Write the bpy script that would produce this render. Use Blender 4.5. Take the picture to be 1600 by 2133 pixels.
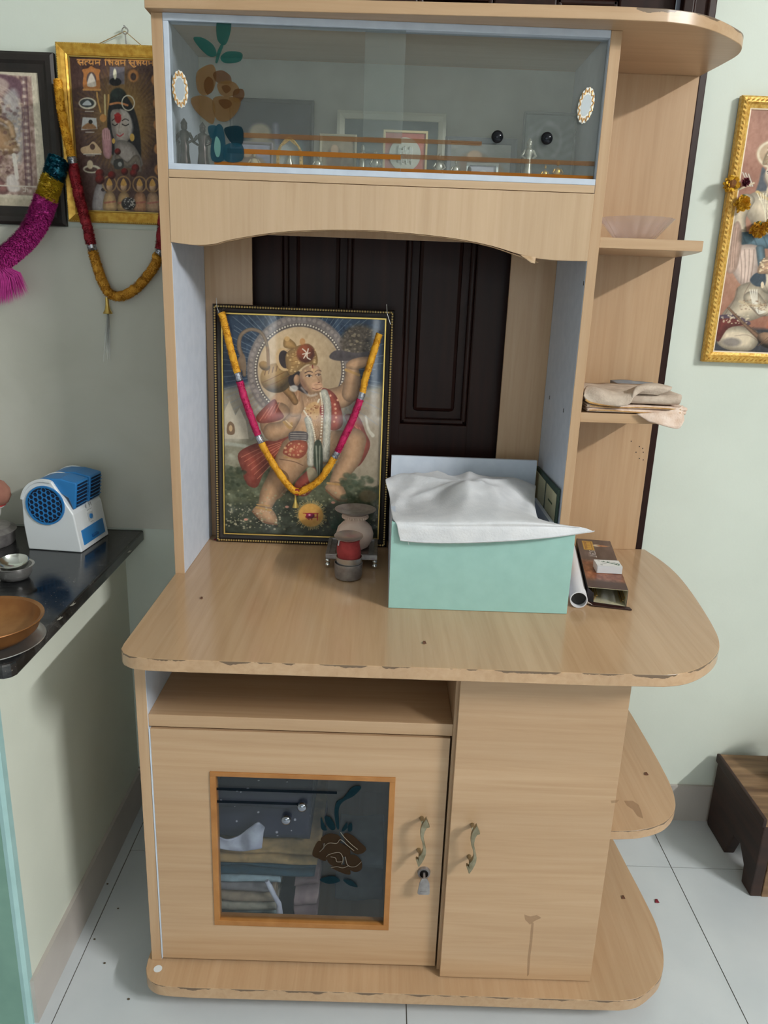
import bpy, bmesh, math, random
import numpy as np
from mathutils import Vector, Matrix, noise as mnoise

for o in list(bpy.data.objects): bpy.data.objects.remove(o)
random.seed(7); rng = np.random.default_rng(7)
SC = bpy.context.scene
COL = SC.collection
R = math.radians

# ------------------------------------------------------------------ camera
CAM = np.array([0.412, -1.4668, 1.348]); FPX = 1592.96
_pi, _ya, _ro = np.radians([16.3741, 0.4221, -2.1346])
FW = np.array([math.sin(_ya)*math.cos(_pi), math.cos(_ya)*math.cos(_pi), -math.sin(_pi)])
_r0 = np.array([math.cos(_ya), -math.sin(_ya), 0]); _u0 = np.cross(_r0, FW)
RT = _r0*math.cos(_ro) - _u0*math.sin(_ro); UP = np.cross(RT, FW)
cd = bpy.data.cameras.new('camera'); cam = bpy.data.objects.new('camera', cd); COL.objects.link(cam)
cd.sensor_fit = 'VERTICAL'; cd.sensor_height = 36; cd.lens = 36*FPX/2133; cd.clip_start = .01
m = Matrix.Identity(4)
for i in range(3):
    m[i][0] = RT[i]; m[i][1] = UP[i]; m[i][2] = -FW[i]; m[i][3] = CAM[i]
cam.matrix_world = m
SC.camera = cam
# ------------------------------------------------------------------ world, view
w = bpy.data.worlds.new('world'); SC.world = w; w.use_nodes = True
w.node_tree.nodes['Background'].inputs[0].default_value = (.75, .85, 1, 1)
w.node_tree.nodes['Background'].inputs[1].default_value = .4
SC.view_settings.view_transform = 'Standard'; SC.view_settings.look = 'None'
SC.view_settings.gamma = 1; SC.view_settings.use_curve_mapping = False
SC.view_settings.exposure = 0.1
TUBE_POWER = 108.0      # fluorescent lamp on the right wall (built further down)
def area(name, loc, rot, sx, sy, power, col):
    l = bpy.data.lights.new(name, 'AREA'); l.shape = 'RECTANGLE'; l.size = sx; l.size_y = sy
    l.energy = power; l.color = col
    o = bpy.data.objects.new(name, l); COL.objects.link(o); o.location = loc; o.rotation_euler = rot
    return o
# fill light added at an unseen, invented window behind the camera
area('rear_fill_light', (.35, -3.42, 1.35), (R(-90), 0, 0), 1.5, 1.05, 84, (.94, .985, 1))

# ------------------------------------------------------------------ helpers
def wp(px, py, ax, val):
    q = FW + RT*(px-800)/FPX - UP*(py-1066.5)/FPX
    k = 'xyz'.index(ax)
    return CAM + q*((val-CAM[k])/q[k])
def wpl(px, py, p0, n):
    q = FW + RT*(px-800)/FPX - UP*(py-1066.5)/FPX
    return CAM + q*(np.dot(np.array(p0)-CAM, n)/np.dot(q, n))
def S(r, g, b):
    f = lambda c: (c/255/12.92) if c <= 10.3 else ((c/255+.055)/1.055)**2.4
    return (f(r), f(g), f(b), 1)
def empty(name, loc=(0, 0, 0), rz=0, label=None, cat=None, group=None):
    o = bpy.data.objects.new(name, None); COL.objects.link(o); o.location = loc; o.rotation_euler = (0, 0, rz)
    o.empty_display_size = .02
    if label: tag(o, label, cat, group)
    return o
def tag(o, label=None, cat=None, group=None, kind=None):
    if label: o['label'] = label
    if cat: o['category'] = cat
    if group: o['group'] = group
    if kind: o['kind'] = kind
    return o
def catmull(pts, n=8, closed=False):
    P = [np.array(p, float) for p in pts]; out = []
    N = len(P); rngi = range(N) if closed else range(N-1)
    for i in rngi:
        if closed: a, b, c, d = P[(i-1) % N], P[i], P[(i+1) % N], P[(i+2) % N]
        else: a, b, c, d = P[max(i-1, 0)], P[i], P[i+1], P[min(i+2, N-1)]
        for k in range(n):
            t = k/n
            out.append(.5*((2*b)+(c-a)*t+(2*a-5*b+4*c-d)*t*t+(3*b-a-3*c+d)*t**3))
    if not closed: out.append(P[-1])
    return out
class MB:
    def __init__(s): s.v = []; s.f = []
    def add(s, v, f):
        n = len(s.v); s.v += [tuple(map(float, p)) for p in v]; s.f += [tuple(i+n for i in q) for q in f]; return s
    def box(s, x0, x1, y0, y1, z0, z1):
        return s.add([(x0,y0,z0),(x1,y0,z0),(x1,y1,z0),(x0,y1,z0),(x0,y0,z1),(x1,y0,z1),(x1,y1,z1),(x0,y1,z1)],
                     [(0,3,2,1),(4,5,6,7),(0,1,5,4),(1,2,6,5),(2,3,7,6),(3,0,4,7)])
    def prism(s, poly, ax, a0, a1):
        n = len(poly)
        mk = {'z': lambda p, a: (p[0], p[1], a), 'y': lambda p, a: (p[0], a, p[1]), 'x': lambda p, a: (a, p[0], p[1])}[ax]
        v = [mk(p, a0) for p in poly]+[mk(p, a1) for p in poly]
        f = [tuple(range(n)), tuple(range(2*n-1, n-1, -1))]+[(i, (i+1) % n, n+(i+1) % n, n+i) for i in range(n)]
        return s.add(v, f)
    def lathe(s, prof, c=(0,0,0), seg=28, flute=None, tilt=None):
        v = []; f = []; k = len(prof)
        M3 = tilt.to_3x3() if tilt else None
        for i, (r, z) in enumerate(prof):
            for j in range(seg):
                a = 2*math.pi*j/seg; rr = max(r, 1e-5)
                if flute: rr *= 1+flute(a, i/(k-1))
                p = Vector((rr*math.cos(a), rr*math.sin(a), z))
                if M3: p = M3 @ p
                v.append((p.x+c[0], p.y+c[1], p.z+c[2]))
        for i in range(k-1):
            for j in range(seg):
                f.append((i*seg+j, i*seg+(j+1) % seg, (i+1)*seg+(j+1) % seg, (i+1)*seg+j))
        f.append(tuple(range(seg-1, -1, -1))); f.append(tuple((k-1)*seg+j for j in range(seg)))
        return s.add(v, f)
    def tube(s, path, r, seg=10, flat=None):
        P = [np.array(p, float) for p in path]; n = len(P); v = []; f = []
        rad = r if hasattr(r, '__len__') else [r]*n
        a = None
        for i in range(n):
            t = P[min(i+1, n-1)]-P[max(i-1, 0)]; t = t/(np.linalg.norm(t)+1e-12)
            if a is None: a = np.cross(t, (0., 1., 0.) if abs(t[1]) < .9 else (1., 0., 0.))
            a = a-t*(a@t); a /= np.linalg.norm(a)+1e-12; b = np.cross(t, a)
            for j in range(seg):
                q = 2*math.pi*j/seg
                v.append(P[i]+rad[i]*(a*math.cos(q)*(flat or 1)+b*math.sin(q)))
        for i in range(n-1):
            for j in range(seg):
                f.append((i*seg+j, i*seg+(j+1) % seg, (i+1)*seg+(j+1) % seg, (i+1)*seg+j))
        f.append(tuple(range(seg-1, -1, -1))); f.append(tuple((n-1)*seg+j for j in range(seg)))
        return s.add(v, f)
    def ball(s, c, r, seg=12, rings=8):
        if not hasattr(r, '__len__'): r = (r, r, r)
        v = [(c[0], c[1], c[2]+r[2])]; f = []
        for i in range(1, rings):
            a = math.pi*i/rings
            for j in range(seg):
                b = 2*math.pi*j/seg
                v.append((c[0]+r[0]*math.sin(a)*math.cos(b), c[1]+r[1]*math.sin(a)*math.sin(b), c[2]+r[2]*math.cos(a)))
        v.append((c[0], c[1], c[2]-r[2])); L = len(v)-1
        for j in range(seg): f.append((0, 1+j, 1+(j+1) % seg))
        for i in range(rings-2):
            for j in range(seg):
                f.append((1+i*seg+j, 1+(i+1)*seg+j, 1+(i+1)*seg+(j+1) % seg, 1+i*seg+(j+1) % seg))
        for j in range(seg): f.append((L, 1+(rings-2)*seg+(j+1) % seg, 1+(rings-2)*seg+j))
        return s.add(v, f)
    def grid(s, fn, nu, nv):
        v = [fn(i/(nu-1), j/(nv-1)) for j in range(nv) for i in range(nu)]
        f = [(j*nu+i, j*nu+i+1, (j+1)*nu+i+1, (j+1)*nu+i) for j in range(nv-1) for i in range(nu-1)]
        return s.add(v, f)
    def build(s, name, mat, parent=None, bevel=0, smooth=False, seg=2, solid=0, recalc=True, ang=40, loc=None):
        me = bpy.data.meshes.new(name); me.from_pydata(s.v, [], s.f)
        if recalc:
            bm = bmesh.new(); bm.from_mesh(me); bmesh.ops.recalc_face_normals(bm, faces=bm.faces); bm.to_mesh(me); bm.free()
        if smooth:
            me.polygons.foreach_set('use_smooth', [True]*len(me.polygons)); me.set_sharp_from_angle(angle=R(ang))
        me.materials.append(mat)
        o = bpy.data.objects.new(name, me); COL.objects.link(o)
        if parent: o.parent = parent
        if loc: o.location = loc
        if solid:
            md = o.modifiers.new('solid', 'SOLIDIFY'); md.thickness = solid; md.offset = 0
        if bevel:
            md = o.modifiers.new('bevel', 'BEVEL'); md.width = bevel; md.segments = seg; md.limit_method = 'ANGLE'; md.angle_limit = R(40)
        return o

# ------------------------------------------------------------------ materials
class NT:
    def __init__(s, name):
        s.m = bpy.data.materials.new(name); s.m.use_nodes = True; s.t = s.m.node_tree; s.b = s.t.nodes['Principled BSDF']
    def n(s, typ, **kw):
        x = s.t.nodes.new('ShaderNode'+typ)
        for k, v in kw.items():
            if k[0] == '_': setattr(x, k[1:], v)
            else:
                key = k.replace('__', ' ')
                x.inputs[int(key[1:]) if key[0] == 'i' and key[1:].isdigit() else key].default_value = v
        return x
    def l(s, a, b): s.t.links.new(a, b)
    def ramp(s, src, stops):
        r = s.n('ValToRGB'); e = r.color_ramp.elements
        while len(e) < len(stops): e.new(.5)
        for q, (p, c) in zip(e, stops): q.position = p; q.color = c
        s.l(src, r.inputs[0]); return r
def bsdf(name, col, rough=.5, metal=0, **kw):
    q = NT(name); q.b.inputs['Base Color'].default_value = col; q.b.inputs['Roughness'].default_value = rough
    q.b.inputs['Metallic'].default_value = metal
    for k, v in kw.items(): q.b.inputs[k.replace('_', ' ')].default_value = v
    return q
def plain(name, col, rough=.5, metal=0, **kw): return bsdf(name, col, rough, metal, **kw).m
def noisy(name, c1, c2, scale=20, rough=.5, metal=0, bump=0, stretch=(1, 1, 1), detail=6, lo=.35, hi=.65, bscale=None, dist=0, **kw):
    q = bsdf(name, c1, rough, metal, **kw)
    tc = q.n('TexCoord'); mp = q.n('Mapping'); mp.inputs['Scale'].default_value = stretch
    q.l(tc.outputs['Object'], mp.inputs[0])
    nz = q.n('TexNoise', Scale=scale, Detail=detail, Distortion=dist); q.l(mp.outputs[0], nz.inputs['Vector'])
    r = q.ramp(nz.outputs[0], [(lo, c1), (hi, c2)]); q.l(r.outputs[0], q.b.inputs['Base Color'])
    if bump:
        n2 = nz
        if bscale: n2 = q.n('TexNoise', Scale=bscale, Detail=4); q.l(mp.outputs[0], n2.inputs['Vector'])
        b = q.n('Bump', Strength=bump, Distance=.002); q.l(n2.outputs[0], b.inputs['Height']); q.l(b.outputs[0], q.b.inputs['Normal'])
    return q.m
def laminate(name, d, c1=S(187,155,121), c2=S(180,147,113), c3=S(192,161,128), rough=.32, chips=None, xmin=None):
    q = bsdf(name, c1, rough); tc = q.n('TexCoord')
    def mapped(sc):
        mp = q.n('Mapping'); mp.inputs['Scale'].default_value = sc; q.l(tc.outputs['Object'], mp.inputs[0]); return mp
    st = {'x': (1.2, 30, 30), 'y': (30, 1.2, 30), 'z': (30, 30, 1.2)}[d]
    a = q.n('TexNoise', Scale=2.2, Detail=8, Roughness=.62, Distortion=.6); q.l(mapped(st).outputs[0], a.inputs['Vector'])
    st2 = {'x': (.5, 5, 5), 'y': (5, .5, 5), 'z': (5, 5, .5)}[d]
    b = q.n('TexNoise', Scale=1.6, Detail=3, Distortion=.4); q.l(mapped(st2).outputs[0], b.inputs['Vector'])
    r1 = q.ramp(a.outputs[0], [(.32, c2), (.5, c1), (.68, c3)])
    r2 = q.ramp(b.outputs[0], [(.35, (.94, .93, .92, 1)), (.65, (1.03, 1.025, 1.02, 1))])
    mx = q.n('Mix', _data_type='RGBA', _blend_type='MULTIPLY'); mx.inputs[0].default_value = 1
    q.l(r1.outputs[0], mx.inputs[6]); q.l(r2.outputs[0], mx.inputs[7])
    out = mx.outputs[2]
    if chips is not None:       # worn dark line just under the laminate edge (height = chips)
        sx = q.n('SeparateXYZ'); q.l(tc.outputs['Object'], sx.inputs[0])
        nz = q.n('TexNoise', Scale=26, Detail=5); q.l(tc.outputs['Object'], nz.inputs['Vector'])
        sub = q.n('Math', _operation='SUBTRACT'); sub.inputs[0].default_value = chips; q.l(sx.outputs[2], sub.inputs[1])
        mm = q.n('MapRange', i1=.42, i2=.72, i3=.0003, i4=.0075); q.l(nz.outputs[0], mm.inputs[0])
        lt = q.n('Math', _operation='LESS_THAN'); q.l(sub.outputs[0], lt.inputs[0]); q.l(mm.outputs[0], lt.inputs[1])
        gt = q.n('Math', _operation='GREATER_THAN'); 
        an = q.n('Math', _operation='MULTIPLY'); q.l(lt.outputs[0], an.inputs[0])
        ge = q.n('NewGeometry'); sn = q.n('SeparateXYZ'); q.l(ge.outputs['True Normal'], sn.inputs[0]); q.l(sn.outputs[2], gt.inputs[0]); gt.inputs[1].default_value = .6
        gt.operation = 'LESS_THAN'; q.l(gt.outputs[0], an.inputs[1])
        if xmin is not None:
            gx = q.n('Math', _operation='GREATER_THAN'); q.l(sx.outputs[0], gx.inputs[0]); gx.inputs[1].default_value = xmin
            a4 = q.n('Math', _operation='MULTIPLY'); q.l(an.outputs[0], a4.inputs[0]); q.l(gx.outputs[0], a4.inputs[1]); an = a4
        m2 = q.n('Mix', _data_type='RGBA'); q.l(an.outputs[0], m2.inputs[0]); q.l(out, m2.inputs[6]); m2.inputs[7].default_value = S(112, 92, 72)
        out = m2.outputs[2]
    q.l(out, q.b.inputs['Base Color'])
    return q.m
def schlick(q, f0=.04):
    lw = q.n('LayerWeight', Blend=.5); p5 = q.n('Math', _operation='POWER'); p5.inputs[1].default_value = 5; q.l(lw.outputs['Facing'], p5.inputs[0])
    ma = q.n('Math', _operation='MULTIPLY_ADD'); ma.inputs[1].default_value = 1-f0; ma.inputs[2].default_value = f0; q.l(p5.outputs[0], ma.inputs[0]); return ma
def glassy(name, tint, ior=1.5, rough=.02, haze=0, haze_col=(.5,.5,.5,1)):
    q = NT(name); q.t.nodes.remove(q.b); out = q.t.nodes['Material Output']
    tr = q.n('BsdfTransparent', Color=tint); gl = q.n('BsdfGlossy', Roughness=rough); fr = schlick(q)
    mx = q.n('MixShader'); q.l(fr.outputs[0], mx.inputs[0]); q.l(tr.outputs[0], mx.inputs[1]); q.l(gl.outputs[0], mx.inputs[2])
    last = mx
    if haze:
        df = q.n('BsdfDiffuse', Color=haze_col); m2 = q.n('MixShader'); m2.inputs[0].default_value = haze
        q.l(mx.outputs[0], m2.inputs[1]); q.l(df.outputs[0], m2.inputs[2]); last = m2
    q.l(last.outputs[0], out.inputs[0]); return q.m
def painted_glass(name, col, opacity=.6):
    q = NT(name); q.t.nodes.remove(q.b); out = q.t.nodes['Material Output']
    tr = q.n('BsdfTransparent'); df = q.n('BsdfDiffuse', Color=col); mx = q.n('MixShader'); mx.inputs[0].default_value = opacity
    q.l(tr.outputs[0], mx.inputs[1]); q.l(df.outputs[0], mx.inputs[2]); q.l(mx.outputs[0], out.inputs[0]); return q.m
def printmat(name, rough=.4, coat=.35):
    q = bsdf(name, (1,1,1,1), rough, 0); a = q.n('Attribute', _attribute_name='Col'); q.l(a.outputs['Color'], q.b.inputs['Base Color'])
    q.b.inputs['Specular IOR Level'].default_value = .3; q.b.inputs['Coat Weight'].default_value = coat; q.b.inputs['Coat Roughness'].default_value = .04
    return q.m
def granite():
    q = bsdf('black_granite', S(16,17,18), .12); tc = q.n('TexCoord')
    a = q.n('TexNoise', Scale=9, Detail=8, Roughness=.7, Distortion=.5); q.l(tc.outputs['Object'], a.inputs['Vector'])
    r = q.ramp(a.outputs[0], [(.38, S(12,13,15)), (.52, S(30,31,33)), (.61, S(62,62,62)), (.72, S(112,110,106))])
    v = q.n('TexVoronoi', Scale=150); q.l(tc.outputs['Object'], v.inputs['Vector'])
    r2 = q.ramp(v.outputs['Distance'], [(.05, (1,1,1,1)), (.12, (0,0,0,1))])
    n2 = q.n('TexNoise', Scale=14, Detail=2); q.l(tc.outputs['Object'], n2.inputs['Vector'])
    r3 = q.ramp(n2.outputs[0], [(.44, (0,0,0,1)), (.58, (1,1,1,1))])
    mu = q.n('Math', _operation='MULTIPLY'); q.l(r2.outputs[0], mu.inputs[0]); q.l(r3.outputs[0], mu.inputs[1])
    mx = q.n('Mix', _data_type='RGBA'); q.l(mu.outputs[0], mx.inputs[0]); q.l(r.outputs[0], mx.inputs[6]); mx.inputs[7].default_value = S(168,158,138)
    q.l(mx.outputs[2], q.b.inputs['Base Color'])
    r4 = q.ramp(a.outputs[0], [(.3, (.08,.08,.08,1)), (.7, (.3,.3,.3,1))]); q.l(r4.outputs[0], q.b.inputs['Roughness'])
    return q.m
WZ = laminate('wood_laminate_upright', 'z'); WX = laminate('wood_laminate_across', 'x'); WY = laminate('wood_laminate_deep', 'y')
WTOP = laminate('wood_laminate_worktop', 'y', chips=.7705, rough=.16)
WCAP = laminate('wood_laminate_cap', 'x', chips=1.7962, xmin=.80)
WBOT = laminate('wood_laminate_bottom', 'y', chips=.0712)
WPALE = laminate('wood_laminate_pale', 'z', S(193,165,133), S(187,158,126), S(198,170,139))
WPALEX = laminate('wood_laminate_pale_across', 'x', S(193,165,133), S(187,158,126), S(198,170,139))
LINING = noisy('white_lining', S(205,214,228), S(196,206,221), 40, .45)
DARKWOOD = noisy('dark_door_wood', S(30,12,9), S(46,21,14), 3.2, .4, Specular_IOR_Level=.22, stretch=(14, 14, 1), lo=.3, hi=.72)
MINT = noisy('mint_wall_paint', S(213,221,211), S(208,216,206), 6, .55, bump=.08, bscale=180)
CREAMW = noisy('cream_wall_paint', S(212,218,206), S(206,212,200), 6, .55, bump=.08, bscale=180)
CEIL = plain('ceiling_white', S(226,227,224), .8); ROOMW = plain('room_paint', S(176,178,172), .8)
MARBLE = noisy('marble_wall_tile', S(184,184,173), S(194,194,184), 4, .2, detail=4, dist=.8)
FLOORT = noisy('pale_floor_tile', S(196,203,208), S(206,212,216), 5, .3, detail=8)
GROUT = plain('grout', S(96,92,84), .9)
BASEB = noisy('baseboard_tile', S(186,180,174), S(177,171,165), 8, .35)
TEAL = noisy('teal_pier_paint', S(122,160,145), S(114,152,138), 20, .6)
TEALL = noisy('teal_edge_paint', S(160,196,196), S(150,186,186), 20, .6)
GRAN = granite()
GLASS = glassy('pane_glass', (.93, .945, .945, 1), 1.5, .015, .075, S(178,186,182))  # pale diffuse haze stands in for the room's reflection on the panes
GLASS2 = glassy('pane_glass_dark', (.86, .89, .92, 1), 1.5, .02, .02, S(120,140,150))
ALU = noisy('aluminium_track', S(196,206,220), S(186,196,211), 30, .4)
STEEL = plain('steel', S(196,195,194), .26, .8)
STEELD = noisy('worn_steel', S(170,166,166), S(140,136,136), 60, .36, .7)
SILVER = plain('silver', S(222,224,220), .16, 1)
CHROME = plain('dark_chrome', S(28,30,36), .06, .6)
BRASSD = noisy('antique_brass', S(168,160,136), S(136,128,104), 60, .34, .9)
GOLD = noisy('gilt_frame', S(216,172,74), S(186,136,44), 90, .3, .5, bump=.25)
GOLDP = noisy('gold_carved', S(232,194,104), S(198,148,60), 160, .36, .35, bump=.4)
GOLDT = plain('gold_line', S(206,176,98), .3, .8)
BLACKF = noisy('black_frame', S(26,20,18), S(36,28,25), 40, .5)
PRINT = printmat('printed_picture')
PRINTM = printmat('printed_matte', .6, 0)
BLACK = plain('black', S(10,10,11), .5)
CHARCOAL = noisy('charcoal', S(38,38,44), S(28,28,32), 30, .5)
ORANGEB = noisy('orange_edge_band', S(176,122,66), S(160,106,52), 25, .4, stretch=(1,1,1))
WHITEP = plain('white_plastic', S(214,220,224), .35)
BLUEP = plain('blue_plastic', S(40,118,182), .35)
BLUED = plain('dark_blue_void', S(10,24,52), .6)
TERRA = noisy('pale_clay', S(230,208,192), S(216,190,172), 30, .75, bump=.2)
REDCL = noisy('red_cloth', S(178,66,66), S(152,50,52), 50, .8, bump=.5)
TERRA2 = noisy('dusty_terracotta', S(172,122,104), S(146,98,84), 22, .8, bump=.2)
COPPER = noisy('brown_brass', S(182,132,80), S(140,92,50), 12, .34, .55)
WHITEC = noisy('white_cotton', S(218,220,224), S(206,209,214), 30, .9, bump=.35, bscale=260)
MINTB = noisy('mint_board', S(156,199,192), S(150,193,186), 30, .42)
YELLOWT = noisy('yellow_tinsel', S(232,176,44), S(214,152,30), 120, .7)
PINKT = noisy('pink_tinsel', S(200,28,98), S(172,18,76), 120, .65)
REDT = noisy('red_tinsel', S(158,28,42), S(128,18,32), 120, .7)
MAGT = noisy('magenta_tinsel', S(198,58,152), S(172,40,128), 120, .6)
TEALT = noisy('teal_tinsel', S(16,110,130), S(8,70,96), 120, .35, .4)
SILT = noisy('silver_tinsel', S(196,198,206), S(140,142,150), 200, .28, .8)
CLEARP = glassy('clear_plastic', (.99,.99,.99,1), 1.25, .12, .10, S(215,220,220))
def pressed():
    q = NT('pressed_glass'); q.t.nodes.remove(q.b); out = q.t.nodes['Material Output']
    tr = q.n('BsdfTransparent', Color=(.98,.96,.96,1)); tl = q.n('BsdfTranslucent', Color=S(240,228,226)); df = q.n('BsdfDiffuse', Color=S(240,228,226)); gl = q.n('BsdfGlossy', Roughness=.08)
    a1 = q.n('MixShader'); a1.inputs[0].default_value = .5; q.l(tl.outputs[0], a1.inputs[1]); q.l(df.outputs[0], a1.inputs[2])
    a2 = q.n('MixShader'); a2.inputs[0].default_value = .36; q.l(tr.outputs[0], a2.inputs[1]); q.l(a1.outputs[0], a2.inputs[2])
    fr = schlick(q); a3 = q.n('MixShader'); q.l(fr.outputs[0], a3.inputs[0]); q.l(a2.outputs[0], a3.inputs[1]); q.l(gl.outputs[0], a3.inputs[2]); q.l(a3.outputs[0], out.inputs[0]); return q.m
CRYSTAL = pressed()
# ------------------------------------------------------------------ the room
YW = .285; XL = -1.9; XRW = 3.5; YR = -3.5; ZC = 3.2; XS = -.2
def struct(mb, name, mat, **k): return tag(mb.build(name, mat, **k), kind='structure')
# floor: grout bed with separate tiles
fl = struct(MB().box(XL, XRW, YR, YW+.1, -.05, -.0015), 'floor', GROUT)
xs = [XL, -1.50, -.836, -.168, .5, 1.165, 1.83, 2.5, 3.16, XRW]; ys = [YW, .10, -.56, -1.22, -1.88, -2.54, -3.2, YR]
for i in range(len(xs)-1):
    for j in range(len(ys)-1):
        g = .0011
        MB().box(xs[i]+g, xs[i+1]-g, ys[j+1]+g, ys[j]-g, -.03, 0).build('floor_tile', FLOORT, fl)
struct(MB().box(-.2, -.1695, -.366, YW, -.02, .0006), 'trim_1', FLOORT)
# back wall with the doorway behind the cabinet
wb = MB(); wb.box(XL, .02, YW, YW+.12, 0, ZC); wb.box(1.0, XRW, YW, YW+.12, 0, ZC); wb.box(.02, 1.0, YW, YW+.12, 2.15, ZC)
wall_back = struct(wb, 'wall_back', MINT)
for (a, b_) in ((-1.9, -1.24), (-1.238, -.578), (-.576, .018)):
    MB().box(a, b_, YW-.004, YW+.002, .772, 1.447).build('wall_tile', MARBLE, wall_back)
struct(MB().box(XL-.1, XL, YR, YW, 0, ZC), 'wall_left', ROOMW)
struct(MB().box(XRW, XRW+.1, YR, YW, 0, ZC), 'wall_right', ROOMW)
wr = MB(); wr.box(XL, -.4, YR-.1, YR, 0, ZC); wr.box(1.1, XRW, YR-.1, YR, 0, ZC); wr.box(-.4, 1.1, YR-.1, YR, 0, .8); wr.box(-.4, 1.1, YR-.1, YR, 1.9, ZC)
struct(wr, 'wall_rear', ROOMW)
struct(MB().box(XL, XRW, YR, YW, ZC, ZC+.1), 'ceiling', CEIL)
win = MB(); win.box(-.4, -.35, YR-.06, YR, .8, 1.9); win.box(1.05, 1.1, YR-.06, YR, .8, 1.9)
win.box(-.35, 1.05, YR-.06, YR, .8, .85); win.box(-.35, 1.05, YR-.06, YR, 1.85, 1.9); win.box(.33, .37, YR-.05, YR-.01, .85, 1.85)
struct(win, 'fill_window_1', WHITEP)  # unseen window frame, added to go with the rear fill light
# baseboards
struct(MB().box(1.04, XRW, YW-.008, YW+.001, 0, .107), 'baseboard_right', BASEB)
struct(MB().box(-.2, .02, YW-.008, YW+.001, 0, .107), 'baseboard_back', BASEB)
struct(MB().box(XS-.001, XS+.008, -.362, YW-.008, 0, .1), 'baseboard_left', BASEB)
# low wall carrying the counter, with its teal painted end
struct(MB().box(-.34, XS, -.36, YW, 0, .742), 'wall_counter', CREAMW)
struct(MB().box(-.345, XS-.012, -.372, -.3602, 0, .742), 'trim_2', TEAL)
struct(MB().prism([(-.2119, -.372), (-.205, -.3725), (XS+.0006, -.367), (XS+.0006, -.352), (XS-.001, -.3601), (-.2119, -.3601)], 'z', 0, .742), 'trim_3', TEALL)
# dark panelled door and its frame
DY = .300
dr = empty('door_1', (.5, DY, 0)); tag(dr, kind='structure')
def D(mb, name, mat, **k):
    mb.v = [(x-.5, y-DY, z) for x, y, z in mb.v]; return mb.build(name, mat, dr, **k)
D(MB().box(.06, .975, DY+.022, DY+.045, .01, 2.1), 'door_leaf', DARKWOOD)
for (a, b_) in ((.06, .182), (.335, .455), (.608, .735), (.86, .975)): D(MB().box(a, b_, DY, DY+.03, .01, 2.1), 'stile', DARKWOOD, bevel=.004)
for (a, b_) in ((.01, .22), (.92, 1.045), (1.92, 2.1)): D(MB().box(.06, .975, DY+.0005, DY+.03, a, b_), 'rail', DARKWOOD, bevel=.004)
for (xa, xb) in ((.182, .335), (.455, .608), (.735, .86)):
    for (za, zb) in ((.22, .92), (1.045, 1.92)):
        fr = MB(); t = .012
        fr.box(xa, xa+t, DY+.004, DY+.03, za, zb); fr.box(xb-t, xb, DY+.004, DY+.03, za, zb)
        fr.box(xa, xb, DY+.004, DY+.03, za, za+t); fr.box(xa, xb, DY+.004, DY+.03, zb-t, zb)
        D(fr, 'moulding', DARKWOOD, bevel=.004)
        D(MB().box(xa+.028, xb-.028, DY+.012, DY+.03, za+.028, zb-.028), 'raised_panel', DARKWOOD, bevel=.009)
for (a, b_) in ((.0, .058), (.978, 1.044)):
    q = MB(); q.prism([(a, .262), (a+.02, .262), (a+.024, .268), (b_-.02, .268), (b_-.016, .262), (b_, .2635), (b_, .2845), (b_-.01, .34), (a+.01, .34), (a, .2845)] if a else [(a, .2845), (a, .27), (b_, .27), (b_, .34), (a+.03, .34)], 'z', 0, 2.2)
    D(q, 'door_frame', DARKWOOD, bevel=.002)
D(MB().box(.0, 1.045, .266, .284, 2.14, 2.22), 'door_frame', DARKWOOD, bevel=.003)
# fluorescent tube on the right wall: the room's main lamp
LX, LY, LZ = 3.42, -2.50, 2.98
aim = math.pi
tube = empty('tube_light', (LX, LY, LZ), aim, 'white fluorescent tube lamp with reflector on the right wall', 'lamp')
q = NT('tube_glow'); q.t.nodes.remove(q.b); em = q.n('Emission', Color=(1, .985, .95, 1), Strength=4); q.l(em.outputs[0], q.t.nodes['Material Output'].inputs[0])
MB().tube([(-.03, -.57, 0), (-.03, .57, 0)], .014, 12).build('tube', q.m, tube)
MB().prism([(-.05, -.05), (-.05, .05), (-.062, .05), (-.062, -.05)], 'y', -.62, .62).build('reflector', WHITEP, tube, bevel=.004)
for s in (-1, 1): MB().box(-.05, -.015, s*.585-.012, s*.585+.012, -.022, .022).build('lamp_holder', WHITEP, tube)
lo = area('tube_lamp_light', (LX, LY, LZ), (0, 0, 0), 1.15, .07, TUBE_POWER, (1, .985, .955)); lo.data.spread = R(150)
zz_ = Vector((LX-.45, 0, LZ-1.5)).normalized(); xx_ = Vector((0, 1, 0)); yy_ = zz_.cross(xx_)
lo.rotation_euler = Matrix((xx_, yy_, zz_)).transposed().to_euler()
# ------------------------------------------------------------------ the cabinet
cab = empty('pooja_cabinet', (0, 0, 0), 0, 'tall beige wood laminate cabinet with glass showcase, worktop and cupboards', 'cabinet')
T = 1.777; W = .770; D0 = .256
def B(x0, x1, y0, y1, z0, z1, name, mat, parent=cab, bevel=.0008): return MB().box(x0, x1, y0, y1, z0, z1).build(name, mat, parent, bevel=bevel)
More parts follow.
